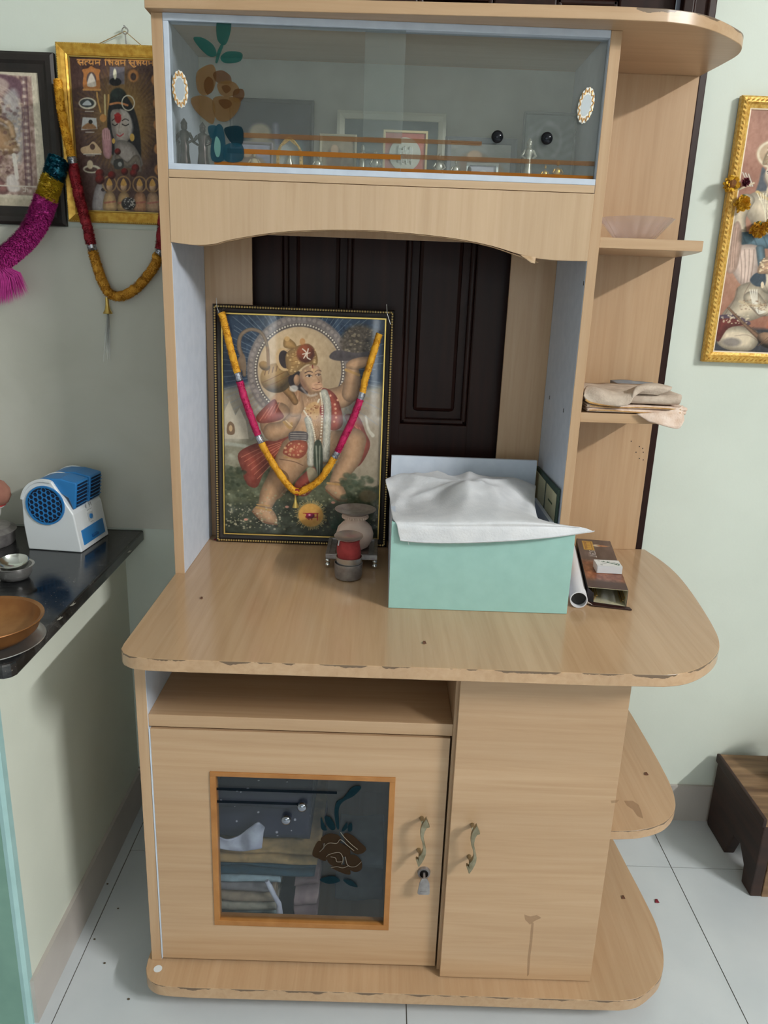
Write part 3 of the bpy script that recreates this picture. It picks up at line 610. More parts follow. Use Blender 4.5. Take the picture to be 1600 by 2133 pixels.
def paint_hero():
    c = Canvas(420, 570, [(165,170),(1440,225),(1385,1945),(165,1935)], (44,62,84))
    SK = (190,150,114); SKD = (150,104,74); RED = (164,78,62); GO = (178,138,84)
    c.poly([(100,760),(400,700),(900,800),(1500,700),(1500,2000),(100,2000)], (150,142,126), 60, smooth=False)
    c.poly([(100,1180),(500,1150),(1500,1200),(1500,2000),(100,2000)], (128,124,104), 60, smooth=False)
    c.poly([(100,1420),(600,1380),(1500,1420),(1500,2000),(100,2000)], (84,88,66), 50, smooth=False)
    c.poly([(100,1700),(600,1660),(1500,1700),(1500,2000),(100,2000)], (52,58,46), 60, smooth=False)
    c.noise(9, 9); c.noise(24, 8, (100,1500,1150,2000))
    c.line([(170,1190),(330,1210),(420,1260)], 30, (170,172,160), 14, .7)
    c.poly([(1200,860),(1290,820),(1420,830),(1420,1480),(1180,1460),(1250,1250)], (158,144,124), 18, .9)
    c.line([(1290,960),(1310,1060),(1345,1110)], [14,20,30], (205,200,184), 8, .8)
    rays(c, 765, 600, 400, 760, 84, (132,140,146), 6, .55)
    c.ell(765, 605, 415, 425, (122,112,108), .03); c.noise(26, 8, (350,1180,180,1030), 2)
    for i in range(60):
        a = 2*math.pi*i/60; c.ell(765+385*math.cos(a), 605+395*math.sin(a), 14, 14, (158,146,136), .4, .7)
    ring(c, 765, 603, 345, 26, (92,82,76)); 
    for i in range(96):
        a = 2*math.pi*i/96; c.ell(765+348*math.cos(a), 603+348*math.sin(a), 7, 7, (210,200,182), .5)
    c.ell(765, 603, 330, 330, (206,178,140), .02, shade=.12)
    # hill held aloft
    c.ell(1240, 400, 150, 140, (76,66,54), .25); c.noise(16, 12, (1090,1390,260,530), 3); c.specks(60, (1120,1370,290,480), (150,136,108), 9, .6)
    c.poly([(1000,500),(1060,450),(1200,470),(1340,460),(1330,510),(1200,530),(1060,530)], (74,66,66), 8)
    # temple
    c.poly([(165,1150),(165,930),(210,845),(255,960),(290,900),(340,1010),(360,1150)], (188,178,158), 6, smooth=False)
    c.poly([(190,1110),(190,1040),(215,1010),(245,1040),(245,1110)], (116,92,70), 5); c.ell(217,1065,14,26,(190,160,120),.3)
    # tail
    c.line([(330,640),(320,520),(290,420),(310,330),(385,290),(470,320),(512,420),(520,560)], [30,36,34,30,28,26,24,22], (132,112,92), 5, 1, shade=.3)
    c.poly([(280,520),(330,480),(345,600),(290,590)], (128,108,88), 8)
    # flowing cloth behind
    c.poly([(275,1270),(400,1190),(560,1150),(690,1110),(690,1260),(560,1330),(480,1420),(420,1545),(340,1520),(300,1400)], RED, 5, shade=.35)
    for k in range(6): c.line([(300+k*25,1300+k*35),(430+k*25,1235+k*20),(620,1170+k*12)], 6, (204,128,100), 4, .7)
    c.poly([(1120,960),(1230,960),(1290,1090),(1325,1190),(1260,1330),(1200,1360),(1190,1230),(1220,1130)], RED, 5, shade=.35)
    for k in range(4): c.line([(1150+k*30,990+k*20),(1240+k*15,1090+k*25),(1230+k*12,1260)], 6, (204,128,100), 4, .6)
    # legs
    c.line([(880,1240),(1060,1190),(1190,1180)], [250,235,190], SK, 6, shade=.35)
    c.line([(1200,1150),(1170,1290),(1090,1420),(1045,1520)], [190,170,130,100], SK, 6, shade=.38)
    c.line([(740,1260),(650,1400),(560,1560)], [280,230,170], SK, 6, shade=.38); c.line([(590,1480),(520,1600),(480,1720)], [180,150,100], SK, 6, shade=.38)
    c.poly([(965,1530),(1020,1490),(1090,1500),(1140,1600),(1130,1645),(1070,1630),(990,1570)], SK, 5, shade=.3)
    c.line([(975,1560),(1060,1635),(1130,1645)], 14, (116,80,56), 5); c.line([(985,1500),(1080,1510)], 18, GO, 5)
    c.poly([(385,1740),(430,1700),(530,1720),(580,1800),(570,1850),(500,1840),(420,1790)], SK, 5, shade=.3)
    c.line([(385,1750),(470,1835),(575,1855)], 14, (116,80,56), 5); c.line([(415,1715),(530,1735)], 18, GO, 5); c.line([(420,1690),(520,1700)], 10, GO, 4)
    # torso and arms
    c.line([(1010,830),(1120,800),(1180,720)], [170,170,140], SK, 6, shade=.38); c.line([(1170,780),(1185,660),(1180,580)], [140,125,90], SK, 6, shade=.38)
    c.poly([(1130,570),(1180,520),(1290,500),(1330,520),(1300,570),(1200,600)], SK, 6, shade=.3); c.line([(1130,600),(1235,640)], 20, GO, 5)
    c.poly([(660,800),(800,760),(960,770),(1060,830),(1040,980),(950,1120),(840,1190),(690,1160),(670,1000)], SK, 8, shade=.3)
    c.ell(640, 900, 120, 130, SK, .1, shade=.35); c.line([(600,950),(540,1030),(560,1090)], [190,180,150], SK, 6, shade=.38)
    c.line([(550,1090),(650,1060),(730,960)], [150,130,95], SK, 6, shade=.38); c.poly([(690,960),(700,850),(730,730),(770,700),(790,830),(800,900),(760,960)], SK, 6, shade=.25)
    for a, b_ in ((720,740),(740,720),(760,760)): c.line([(a,b_+80),(a+5,b_)], 16, SKD, 5, .5)
    c.line([(640,1010),(690,1060),(700,1020)], 20, GO, 5); c.line([(655,1000),(705,1045)], 8, (220,190,140), 3)
    # red scarf
    c.poly([(420,970),(500,880),(570,830),(600,900),(640,970),(560,1010),(450,1020)], RED, 5, shade=.3)
    for k in range(4): c.line([(450+k*40,1000-k*20),(520+k*30,900-k*15)], 7, (204,130,104), 4, .7)
    c.poly([(940,750),(1010,760),(1070,830),(1110,990),(1080,1060),(1000,1060),(990,900)], RED, 5, shade=.3)
    for k in range(7): c.ell(1000+random.uniform(0,80), 800+k*34, 9, 9, (214,160,130), .4)
    c.poly([(1000,880),(930,880),(935,960),(1010,990)], (150,70,66), 6)
    # garland, necklaces, belt
    c.line([(960,780),(985,880),(980,1080),(970,1300)], 62, (196,192,176), 8, shade=.3); c.line([(830,990),(850,1100),(850,1340)], 56, (196,192,176), 8, shade=.3); c.noise(40, 10, (820,1010,780,1340), 2)
    for q in ([(800,920),(860,1020),(890,1160),(905,1330)], [(930,780),(945,900),(935,1100),(910,1330)], [(810,900),(880,900),(920,830)]):
        for x, y in catmull(q, 9): c.ell(x, y, 7, 7, (226,214,190), .5)
    c.poly([(810,900),(870,850),(920,870),(915,960),(880,990),(840,950)], (206,164,112), 10, .8); c.specks(20, (830,915,870,970), (150,96,60), 7)
    c.poly([(880,1180),(940,1180),(945,1440),(915,1480),(880,1430)], (58,66,52), 8); c.line([(895,1200),(905,1440)], 10, (170,170,150), 5, .7); c.line([(925,1200),(920,1440)], 8, (170,170,150), 5, .7)
    c.poly([(690,1090),(820,1090),(815,1165),(690,1165)], (92,84,84), 5)
    for k in range(4): c.line([(692,1100+k*18),(816,1102+k*18)], 5, (170,160,150), 3)
    c.poly([(630,1250),(690,1165),(815,1165),(815,1260),(740,1310),(660,1280)], (172,88,66), 5, shade=.25); c.specks(26, (650,800,1180,1280), (214,170,124), 9, .7)
    c.line([(600,1310),(720,1330),(790,1360)], 6, (90,60,46), 3, .8); c.line([(640,1290),(760,1310)], 10, GO, 4, .8)
    c.poly([(720,1520),(800,1420),(880,1370),(900,1470),(840,1590),(760,1610)], (150,70,58), 6, shade=.3)
    for k in range(4): c.line([(740+k*35,1560-k*25),(800+k*30,1600-k*30)], 8, (206,180,140), 4, .7)
    c.poly([(820,1390),(880,1380),(905,1460),(850,1510)], (160,160,130), 10, .8)
    # mace
    c.line([(640,730),(700,800),(730,850)], [70,60,50], (150,112,70), 5, shade=.35); c.ell(580, 665, 125, 115, (184,146,90), .06, shade=.38)
    c.ell(490, 570, 46, 34, (170,132,80), .15, shade=.3, rot=.5); c.line([(515,430),(520,560)], 22, (140,108,74), 4)
    c.line([(470,700),(560,660),(680,600)], 7, (120,84,48), 3, .8); c.line([(480,735),(580,700),(690,640)], 7, (120,84,48), 3, .8)
    for k in range(6): c.line([(490+k*30,640-k*10),(500+k*30,600-k*10)], 9, (112,78,44), 3, .8)
    # head: hair, face, crown
    c.poly([(680,660),(760,610),(800,700),(830,790),(760,760),(700,740)], (42,32,32), 8)
    c.poly([(775,610),(850,562),(915,575),(936,640),(944,690),(940,735),(900,768),(850,775),(800,745),(768,680)], SK, 6, shade=.2)
    c.poly([(775,640),(810,700),(850,770),(800,750),(765,690)], (128,92,72), 26, .75)
    c.ell(902, 728, 46, 36, (204,158,124), .35); c.line([(868,742),(905,752),(938,738)], 5, (112,66,54), 4); c.line([(880,718),(912,712),(940,716)], 5, (150,104,80), 5, .7)
    c.line([(885,630),(912,672),(926,694),(908,700)], 5, (150,106,80), 5, .75); c.ell(918, 697, 6, 4, (96,58,46), .7); c.ell(745, 680, 26, 44, (186,142,106), .2, shade=.25)
    for x0, x1, y in ((818,862,645),(898,930,636)):
        c.ell((x0+x1)/2, y+3, (x1-x0)/2, 8, (196,180,164), .4); c.ell((x0+x1)/2+3, y+2, 9, 9, (34,22,20), .5); c.line([(x0-6,y+4),((x0+x1)/2,y-8),(x1+4,y+2)], 5, (40,26,22), 3); c.line([(x0-10,y-20),((x0+x1)/2,y-34),(x1+6,y-26)], 6, (62,42,34), 4)
    c.poly([(850,570),(915,578),(930,640),(890,640)], (214,170,132), 20, .35)
    c.line([(868,560),(872,600)], 8, (120,40,30), 3)
    c.line([(780,740),(840,800),(900,790)], 16, (230,224,214), 12, .45); c.ell(720, 745, 34, 26, (206,200,190), .4, .8)
    c.ell(640, 520, 62, 90, (204,170,124), .08, rot=-.2); c.ell(648, 520, 44, 70, (52,40,38), .1, rot=-.2)
    c.poly([(660,480),(720,430),(830,400),(895,460),(905,560),(820,560),(740,620),(690,640),(660,570)], GO, 6, shade=.3)
    c.poly([(640,380),(660,350),(690,360),(735,400),(740,440),(650,430)], GO, 5, shade=.3); c.ell(668, 362, 22, 18, (200,160,104), .2); c.ell(790, 385, 22, 26, (190,140,90), .2)
    for k in range(5): c.line([(665+k*8,450+k*30),(760+k*20,430+k*28),(880,455+k*22)], 5, (132,94,56), 3, .7)
    c.specks(50, (670,890,430,620), (222,186,130), 8, .7)
    c.ell(815, 475, 72, 70, (150,76,44), .25, shade=.3); c.line([(790,440),(820,470),(800,510)], 9, (226,210,190), 3); c.line([(835,440),(825,500),(850,520)], 9, (226,210,190), 3); c.line([(790,480),(850,470)], 7, (226,210,190), 3)
    # ground plants
    c.specks(240, (170,1390,1560,1900), (150,150,118), 9, .55, 35); c.specks(90, (170,620,1700,1900), (196,186,160), 8, .6)
    c.specks(60, (1100,1380,1430,1800), (60,72,52), 26, .5); c.specks(40, (170,330,1380,1650), (58,66,48), 24, .5); c.ell(1310, 1600, 70, 50, (112,100,72), .4)
    for k in range(14): c.line([(1020+k*6,1880),(980+k*16,1690+abs(k-7)*10)], [10,2], (34,60,46), 4, .9)
    for x, y in ((660,1705),(330,1820),(1030,1660)): c.ell(x, y, 16, 10, (208,150,130), .4)
    rays(c, 850, 1770, 80, 135, 70, (214,186,120), 4, .8); c.ell(850, 1770, 100, 98, (212,160,80), .1, shade=.1)
    c.line([(790,1755),(910,1755)], 6, (150,30,40), 3)
    for q in ([(805,1755),(835,1765),(808,1785),(836,1806)], [(858,1755),(858,1808)], [(876,1755),(876,1788),(905,1785)], [(903,1755),(903,1810)]): c.line(q, 8, (150,30,40), 3, smooth=False)
    c.ell(846, 1775, 34, 24, (150,16,70), .2, shade=.3); c.ell(840, 1768, 9, 6, (230,170,190), .4)
    c.noise(60, 4)
    return c
def paint_poster():
    # sheet sketch in units of the zoomed wall crop; the right half runs on behind the cabinet
    c = Canvas(220, 290, [(505,225),(1290,245),(1310,1262),(560,1245)], (78,56,52))
    c.noise(5, 8); GLD = (196,150,84)
    rays(c, 900, 620, 120, 380, 70, (176,140,60), 14, .16); c.ell(930, 640, 200, 290, (160,126,66), .8, .65)
    # headline lettering in strokes
    def w_(q, sx, sy=0): c.line([(x+sx, y+sy) for x, y in q], 7.5, (206,146,78), 3, smooth=False)
    Y = 247
    def let(kind, x):
        if kind == 'sa': [w_(q, x) for q in ([(0,Y),(52,Y)], [(16,Y),(16,Y+9),(5,Y+13),(10,Y+19),(26,Y+33)], [(12,Y+18),(44,Y+18)], [(44,Y),(44,Y+32)])]
        if kind == 't': [w_(q, x) for q in ([(0,Y),(30,Y)], [(26,Y+10),(8,Y+12),(6,Y+24),(14,Y+32)])]
        if kind == 'ya': [w_(q, x) for q in ([(0,Y),(46,Y)], [(6,Y),(16,Y+8),(6,Y+18),(20,Y+26),(38,Y+20)], [(38,Y),(38,Y+32)])]
        if kind == 'ma': [w_(q, x) for q in ([(0,Y),(46,Y)], [(8,Y),(8,Y+24),(16,Y+18),(38,Y+18)], [(38,Y),(38,Y+32)])]
        if kind == 'i': [w_(q, x) for q in ([(0,Y),(24,Y)], [(6,Y+32),(6,Y-4),(20,Y-16),(36,Y-8)])]
        if kind == 'sha': [w_(q, x) for q in ([(0,Y),(46,Y)], [(4,Y+8),(12,Y+3),(20,Y+9),(8,Y+17),(18,Y+30)], [(24,Y+8),(24,Y+18),(38,Y+16)], [(38,Y),(38,Y+32)])]
        if kind == 'va': [w_(q, x) for q in ([(0,Y),(44,Y)], [(36,Y+12),(16,Y+10),(10,Y+20),(22,Y+28),(36,Y+18)], [(36,Y),(36,Y+32)])]
        if kind == 'u': [w_(q, x) for q in ([(10,Y+36),(22,Y+44),(36,Y+38)],)]
    for k, x in (('sa',568),('t',622),('ya',652),('ma',702),('i',782),('sha',804),('va',852),('ma',898),('sa',965),('u',985),('sha',1022),('ya',1068),('ma',1116)): let(k, x)
    # little shrine emblems down the left
    c.poly([(615,430),(615,340),(605,310),(650,300),(675,285),(705,300),(745,310),(735,345),(735,430)], (172,112,62), 5); c.ell(675, 370, 38, 46, (86,70,70), .15); c.poly([(640,410),(675,330),(712,410)], (206,196,184), 8); c.line([(612,436),(740,436)], 14, (196,140,80), 4)
    c.ell(640, 525, 68, 38, (214,206,186), .12); c.ell(636, 523, 56, 28, (60,64,66), .2); c.poly([(600,535),(640,505),(670,535)], (190,196,200), 5)
    c.poly([(585,700),(600,615),(705,620),(712,692)], (196,196,196), 4, smooth=False); c.poly([(590,690),(650,650),(705,688)], (150,110,76), 8); c.ell(660, 645, 16, 14, (40,36,34), .3)
    c.poly([(580,820),(640,800),(680,775),(735,830),(725,855),(600,858)], (206,176,140), 5); c.ell(670, 810, 20, 20, (96,70,60), .3); c.line([(600,860),(735,858)], 6, (220,214,206), 3)
    c.ell(660, 960, 68, 28, (206,200,178), .15); c.ell(655, 962, 50, 16, (82,60,54), .3); c.ell(648, 930, 24, 30, (206,190,160), .3)
    for y in (577,713,870): c.line([(620,y),(685,y)], 6, (206,200,190), 3, .8)
    c.poly([(820,290),(935,290),(930,400),(810,400)], (110,104,112), 8, smooth=False); c.ell(860, 385, 46, 26, (28,26,30), .2); c.ell(858, 335, 14, 34, (232,226,200), .3)
    for x, y in ((1000,345),(1180,370),(1190,520),(1190,660),(1190,820),(1190,960)): c.ell(x, y, 42, 40, (176,120,70), .3); c.ell(x, y+6, 22, 24, (70,54,52), .3)
    c.line([(740,580),(720,500),(715,455)], 12, GLD, 4); c.line([(775,600),(775,470)], 12, (206,190,140), 4); c.line([(800,560),(805,470)], 12, GLD, 4); c.ell(758, 620, 26, 26, (196,140,80), .2)
    # figure: hair, face, raised palm, shoulders
    c.poly([(830,470),(880,430),(940,470),(1000,560),(1040,700),(1040,900),(960,900),(820,860),(790,700),(800,560)], (30,30,34), 10); c.ell(880, 480, 64, 56, (44,54,52), .2, shade=.3); c.line([(815,530),(880,520),(950,535)], 14, (196,130,84), 5)
    ring(c, 955, 520, 48, 8, (206,200,180), 3)
    c.poly([(820,580),(880,560),(950,580),(980,660),(960,750),(900,800),(850,770),(822,690)], (178,166,156), 6, shade=.3); c.poly([(850,770),(940,770),(1010,820),(1050,940),(820,930),(840,840)], (160,150,144), 8, shade=.35); c.poly([(822,620),(850,700),(870,790),(840,760)], (110,100,100), 18, .6)
    c.poly([(890,560),(940,650),(960,760),(990,680),(960,590)], (206,200,196), 12, .5)
    for x0, x1 in ((828,868),(905,955)): c.line([(x0,636),((x0+x1)/2,624),(x1,634)], 6, (40,34,34), 3); c.line([(x0,658),((x0+x1)/2,668),(x1,658)], 7, (30,26,28), 3)
    c.line([(888,640),(876,710),(892,716)], 6, (140,126,120), 4, .8); c.line([(862,728),(885,738),(912,722)], 8, (176,70,74), 3)
    c.ell(873, 618, 26, 34, (150,24,26), .3); c.line([(848,600),(895,600)], 8, (170,40,36), 3)
    c.ell(980, 745, 18, 26, (200,160,80), .2); c.ell(835, 770, 12, 18, (200,160,80), .2)
    c.poly([(745,760),(750,700),(775,685),(800,690),(820,760),(815,870),(785,890),(755,860)], (186,138,142), 5, shade=.22)
    for k in range(4): c.line([(758+k*15,760),(756+k*15,702-(k in (1,2))*12)], 12, (194,148,150), 4); 
    for k in range(3): c.line([(765+k*15,755),(764+k*15,700)], 3, (120,76,82), 2, .8)
    c.line([(860,880),(940,930),(1010,880),(1030,960)], 40, (120,108,96), 8, .8, shade=.4); c.poly([(835,900),(900,890),(905,950),(840,955)], (58,56,54), 5); c.ell(880, 925, 16, 16, (150,150,146), .3)
    # row of attendants and red blooms
    c.poly([(660,1240),(680,1100),(720,1050),(760,1090),(770,1240)], (164,156,156), 8, shade=.3); c.ell(745,1100,16,12,(60,50,52),.3)
    for x, cc in ((795,(196,160,116)),(905,(186,150,104)),(1030,(180,130,96)),(1130,(176,140,110))):
        ring(c, x, 1060, 52, 10, (190,150,90), 6, .6); c.poly([(x-50,1240),(x-44,1150),(x-20,1115),(x+20,1115),(x+44,1150),(x+50,1240)], cc, 6, shade=.35); c.ell(x, 1080, 24, 30, (206,166,130), .15, shade=.2); c.poly([(x-24,1066),(x,1020),(x+24,1066)], (196,150,80), 5); c.line([(x-40,1190),(x+40,1180)], 12, (160,90,80), 5, .7)
    c.ell(940, 1195, 56, 44, (56,52,54), .2, shade=.3); c.specks(30, (900,990,1150,1230), (190,184,176), 6)
    for x, y, r in ((722,990,34),(722,1030,36),(815,1000,30),(865,840,24),(915,975,26),(1000,950,30),(985,985,28)): c.ell(x, y, r, r*.9, (124,28,24), .25, shade=.35)
    c.noise(60, 5); return c
def paint_engraving():
    c = Canvas(150, 190, [(-330,262),(268,262),(310,1212),(-300,1200)], (202,192,172))
    c.poly([(-290,315),(232,322),(250,1130),(-270,1120)], (164,138,128), 5, smooth=False)
    c.noise(30, 16, (-280,245,320,1125), 3)
    for x in (185, -225):
        for k in range(3): c.line([(x-18+k*18,330),(x-8+k*18,1060)], 9, (206,192,180) if k % 2 else (104,76,82), 4, .8, False)
        for y in range(340, 1060, 46): c.ell(x+5, y, 20, 14, (96,70,78), .4, .6)
    c.poly([(-180,330),(140,330),(165,470),(60,400),(-20,385),(-100,400),(-190,470)], (104,76,86), 12); 
    for k in range(5): ring(c, -20, 560, 120+k*22, 8, (196,176,164) if k % 2 else (112,86,92), 6, .7)
    c.ell(40, 385, 60, 46, (190,170,160), .3, .8); c.poly([(60,480),(150,430),(165,850),(110,900),(60,700)], (168,168,168), 30, .7)
    c.ell(-10, 560, 60, 80, (176,140,104), .2, shade=.3); c.poly([(-130,720),(-60,640),(50,650),(110,720),(130,840),(-150,840)], (178,142,108), 14, shade=.35)
    c.line([(20,600),(90,640),(110,720)], 40, (186,152,118), 10, shade=.35); c.line([(0,860),(-40,1000),(30,1080)], 90, (150,104,100), 18, shade=.4)
    c.specks(120, (-160,170,500,1080), (200,180,158), 13, .5, 40); c.specks(80, (-160,170,500,1080), (90,62,64), 12, .5, 20)
    c.line([(112,850),(124,1010)], 24, (220,214,204), 5, .9); c.poly([(60,1010),(110,990),(140,1090),(70,1100)], (216,210,204), 14, .8)
    c.line([(-270,1060),(250,1068)], 8, (208,196,184), 4, 1, False)
    for q in ([(158,1085),(186,1085)], [(172,1070),(172,1102)], [(158,1085),(158,1070)], [(186,1085),(186,1102)], [(172,1070),(186,1070)], [(172,1102),(158,1102)]): c.line(q, 5, (214,204,190), 2, smooth=False)
    c.ell(230, 285, 26, 12, (160,130,106), .6, .5); c.poly([(-300,1150),(300,1160),(300,1212),(-300,1200)], (186,174,152), 14)
    c.noise(50, 6); return c
def paint_assembly():
    # tall print on the right wall; sketch units of its own zoom (569 wide in view), the rest runs out of the frame
    c = Canvas(330, 430, [(412,155),(1300,170),(1180,1990),(163,1975)], (166,116,96))
    c.poly([(150,900),(1400,900),(1400,1600),(150,1600)], (172,128,106), 200, smooth=False); c.noise(4, 7); c.noise(14, 4)
    c.poly([(150,1780),(1300,1800),(1300,2010),(150,2010)], (58,58,64), 30, smooth=False); c.poly([(560,1500),(1300,1500),(1300,1790),(500,1780)], (176,104,78), 20, smooth=False)
    SK = (220,204,178); OL = (112,88,76)
    def ol(p, w=5, a=.55): c.line(p, w, OL, 4, a)
    for dx, cl in ((0, (92,122,136)), (420, (186,146,90))):
        c.ell(545+dx, 470, 108, 110, (196,172,140), .15, .85); ring(c, 545+dx, 470, 98, 14, (222,206,180), 8)
        c.poly([(470+dx,560),(450+dx,660),(430+dx,760),(480+dx,790),(500+dx,640)], (74,80,90), 10); c.poly([(610+dx,560),(640+dx,680),(650+dx,770),(600+dx,780),(590+dx,640)], (74,80,90), 10)
        c.poly([(345+dx,840),(410+dx,750),(500+dx,730),(600+dx,730),(690+dx,770),(725+dx,900),(700+dx,1040),(560+dx,1060),(430+dx,1050),(400+dx,960)], SK, 8, shade=.38)
        c.line([(380+dx,800),(335+dx,930),(350+dx,1060)], [90,78,60], SK, 6, shade=.45); c.line([(350+dx,1050),(430+dx,1100),(520+dx,1080)], [62,54,48], SK, 6, shade=.45)
        c.poly([(505+dx,690),(580+dx,690),(590+dx,760),(495+dx,760)], (206,186,158), 8); c.ell(540+dx, 622, 58, 90, SK, .1, shade=.22); c.poly([(482+dx,600),(500+dx,690),(540+dx,712),(505+dx,712),(476+dx,650)], (150,128,108), 14, .6)
        c.poly([(472+dx,545),(486+dx,470),(515+dx,420),(545+dx,372),(575+dx,420),(604+dx,470),(616+dx,545),(545+dx,520)], (200,172,132), 6, shade=.35)
        for k in range(5): c.line([(482+dx+k*4,535-k*28),(545+dx,512-k*28),(608+dx-k*4,535-k*28)], 6, (150,116,84), 4, .6)
        c.ell(538+dx, 500, 30, 40, (140,70,62), .4); c.specks(26, (500+dx,590+dx,420,540), (232,218,190), 8)
        for x in (512+dx, 560+dx): c.line([(x-18,592),(x,582),(x+18,590)], 6, (58,48,48), 3); c.ell(x, 606, 14, 6, (214,214,210), .4); c.ell(x+1, 605, 6, 6, (40,50,60), .5); c.line([(x-15,603),(x,598),(x+15,603)], 4, (50,44,46), 2)
        ol([(540+dx,610),(548+dx,645),(536+dx,650)], 4, .7); c.line([(522+dx,672),(542+dx,678),(562+dx,670)], 7, (176,92,90), 3); ol([(484+dx,640),(505+dx,700),(545+dx,714),(585+dx,695)], 4, .5)
        c.line([(440+dx,740),(500+dx,790),(590+dx,790),(650+dx,740)], 22, (206,178,120), 6); c.specks(40, (450+dx,640+dx,740,880), (236,222,186), 7, .8)
        for k in range(4): c.line([(440+dx+k*16,750),(490+dx,880+k*34),(550+dx,950+k*16),(610+dx-k*8,870),(650+dx-k*12,750)], 5, (236,226,200), 3); c.line([(446+dx+k*16,752),(496+dx,884+k*34),(552+dx,956+k*16)], 3, (128,104,86), 3, .5)
        c.poly([(330+dx,1120),(350+dx,1040),(560+dx,1060),(700+dx,1050),(690+dx,1190),(560+dx,1160),(420+dx,1160)], cl, 8, shade=.4); 
        for k in range(4): c.line([(350+dx+k*60,1060),(380+dx+k*60,1150)], 7, (56,76,88), 5, .6)
        c.poly([(320+dx,1150),(450+dx,1150),(440+dx,1330),(400+dx,1460),(330+dx,1430),(280+dx,1290)], (222,198,184), 8, shade=.3)
        for k in range(4): ol([(335+dx+k*28,1170),(345+dx+k*22,1300),(340+dx+k*18,1430)], 6, .45)
        c.line([(455+dx,1160),(470+dx,1300),(500+dx,1420)], 50, cl, 8, .9, shade=.45); c.poly([(255+dx,1330),(290+dx,1040),(330+dx,960),(350+dx,1080),(315+dx,1320)], (196,164,146), 10, shade=.25)
        for k in range(3): ol([(300+dx+k*14,1010),(285+dx+k*12,1180),(275+dx+k*14,1310)], 5, .45)
    for k in range(3): c.line([(360+k*16,600+k*6),(394+k*10,700)], 6, (216,210,196), 3); ol([(366+k*16,600+k*6),(400+k*10,700)], 3, .7)
    c.line([(330,730),(420,676)], 12, (206,190,160), 4)
    c.poly([(215,1700),(295,1560),(320,1465),(395,1420),(470,1440),(520,1540),(500,1660),(400,1725),(280,1745)], SK, 8, shade=.42)
    ol([(320,1470),(300,1560),(240,1680)], 6); ol([(395,1430),(360,1520),(370,1600)], 5, .5)
    c.line([(410,1545),(490,1640),(555,1560)], [110,92,66], SK, 6, shade=.45); ol([(390,1600),(470,1690),(560,1600)], 6)
    c.poly([(186,1905),(200,1805),(300,1765),(430,1800),(455,1880),(400,1965),(260,1965)], SK, 8, shade=.45); ol([(200,1800),(310,1765),(430,1800)], 6); ol([(300,1850),(380,1840),(440,1880)], 6, .4)
    c.poly([(168,1810),(205,1690),(330,1705),(360,1755),(260,1790),(195,1900)], (122,54,50), 8, shade=.35); c.line([(215,1700),(300,1695),(385,1745)], 30, (84,68,84), 6); c.specks(36, (215,385,1680,1750), (222,206,176), 7)
    c.ell(512, 1430, 56, 80, SK, .1, shade=.3); c.poly([(395,1405),(430,1350),(485,1350),(485,1440),(430,1450)], (58,72,84), 8); c.poly([(440,1345),(465,1250),(515,1215),(600,1235),(605,1365),(500,1355)], (206,168,134), 6, shade=.35)
    for k in range(4): ol([(450,1335-k*28),(520,1318-k*30),(600,1335-k*26)], 5, .6)
    c.specks(46, (450,600,1235,1350), (236,214,176), 8); c.line([(528,1398),(550,1388),(578,1396)], 7, (60,80,80), 3); c.ell(552, 1412, 12, 7, (206,214,206), .4); c.ell(555, 1412, 6, 6, (30,50,50), .4)
    ol([(575,1420),(584,1450),(570,1456)], 4, .7); c.line([(545,1478),(568,1482)], 8, (166,92,84), 3); c.ell(470, 1440, 10, 26, (226,206,176), .2); ol([(480,1400),(500,1480),(545,1508)], 4, .5)
    for k in range(4): c.line([(395+k*14,1480),(425+k*6,1620+k*12),(490,1650)], 9, (234,228,214), 4, .8); c.line([(401+k*14,1482),(431+k*6,1622+k*12)], 3, OL, 3, .5)
    c.line([(335,1575),(420,1605),(485,1595)], 22, (200,180,148), 5, .8); c.specks(60, (335,500,1560,1640), (150,122,100), 6, .6)
    c.line([(262,1628),(350,1740),(430,1830),(500,1900)], [14,22,34,50], (138,106,84), 5, shade=.45)
    for k in range(9): c.line([(290+k*22,1690+k*20),(312+k*22,1672+k*20)], 5, (92,68,54), 3, .7)
    c.ell(512, 1880, 76, 58, (164,130,104), .1, shade=.5, rot=.7)
    for k in range(5): c.line([(448+k*22,1925-k*12),(520+k*22,1845+k*6)], 6, (104,76,58), 3, .7)
    c.ell(280, 1900, 60, 34, (96,92,96), .5, .6); c.noise(70, 4); return c
# ------------------------------------------------------------------ things
def thing(name, loc, label, cat, group=None, rz=0):
    e = empty(name, loc, rz, label, cat, group)
    def bld(mb, pname, mat, parent=None, world=True, **k):
        if world: mb.v = [(x-loc[0], y-loc[1], z-loc[2]) for x, y, z in mb.v]
        return mb.build(pname, mat, parent or e, **k)
    return e, bld
def frame_ring(prof, w_, h):
    mb = MB(); v = []; f = []
    for ins, y in prof: v += [(-w_/2+ins, y, ins), (w_/2-ins, y, ins), (w_/2-ins, y, h-ins), (-w_/2+ins, y, h-ins)]
    for i in range(len(prof)-1):
        for j in range(4): f.append((i*4+j, i*4+(j+1) % 4, (i+1)*4+(j+1) % 4, (i+1)*4+j))
    return mb.add(v, f)
def rim_beads(mb, w_, h, ins, y, r, step, sq=1):
    def run(a, b_):
        L = math.dist(a, b_); n = max(1, int(L/step))
        for i in range(n):
            t = (i+.5)/n; mb.ball((a[0]+(b_[0]-a[0])*t, y, a[1]+(b_[1]-a[1])*t), (r, r*.8, r*sq), 6, 4)
    c = [(-w_/2+ins, ins), (w_/2-ins, ins), (w_/2-ins, h-ins), (-w_/2+ins, h-ins)]
    for i in range(4): run(c[i], c[(i+1) % 4])
    return mb
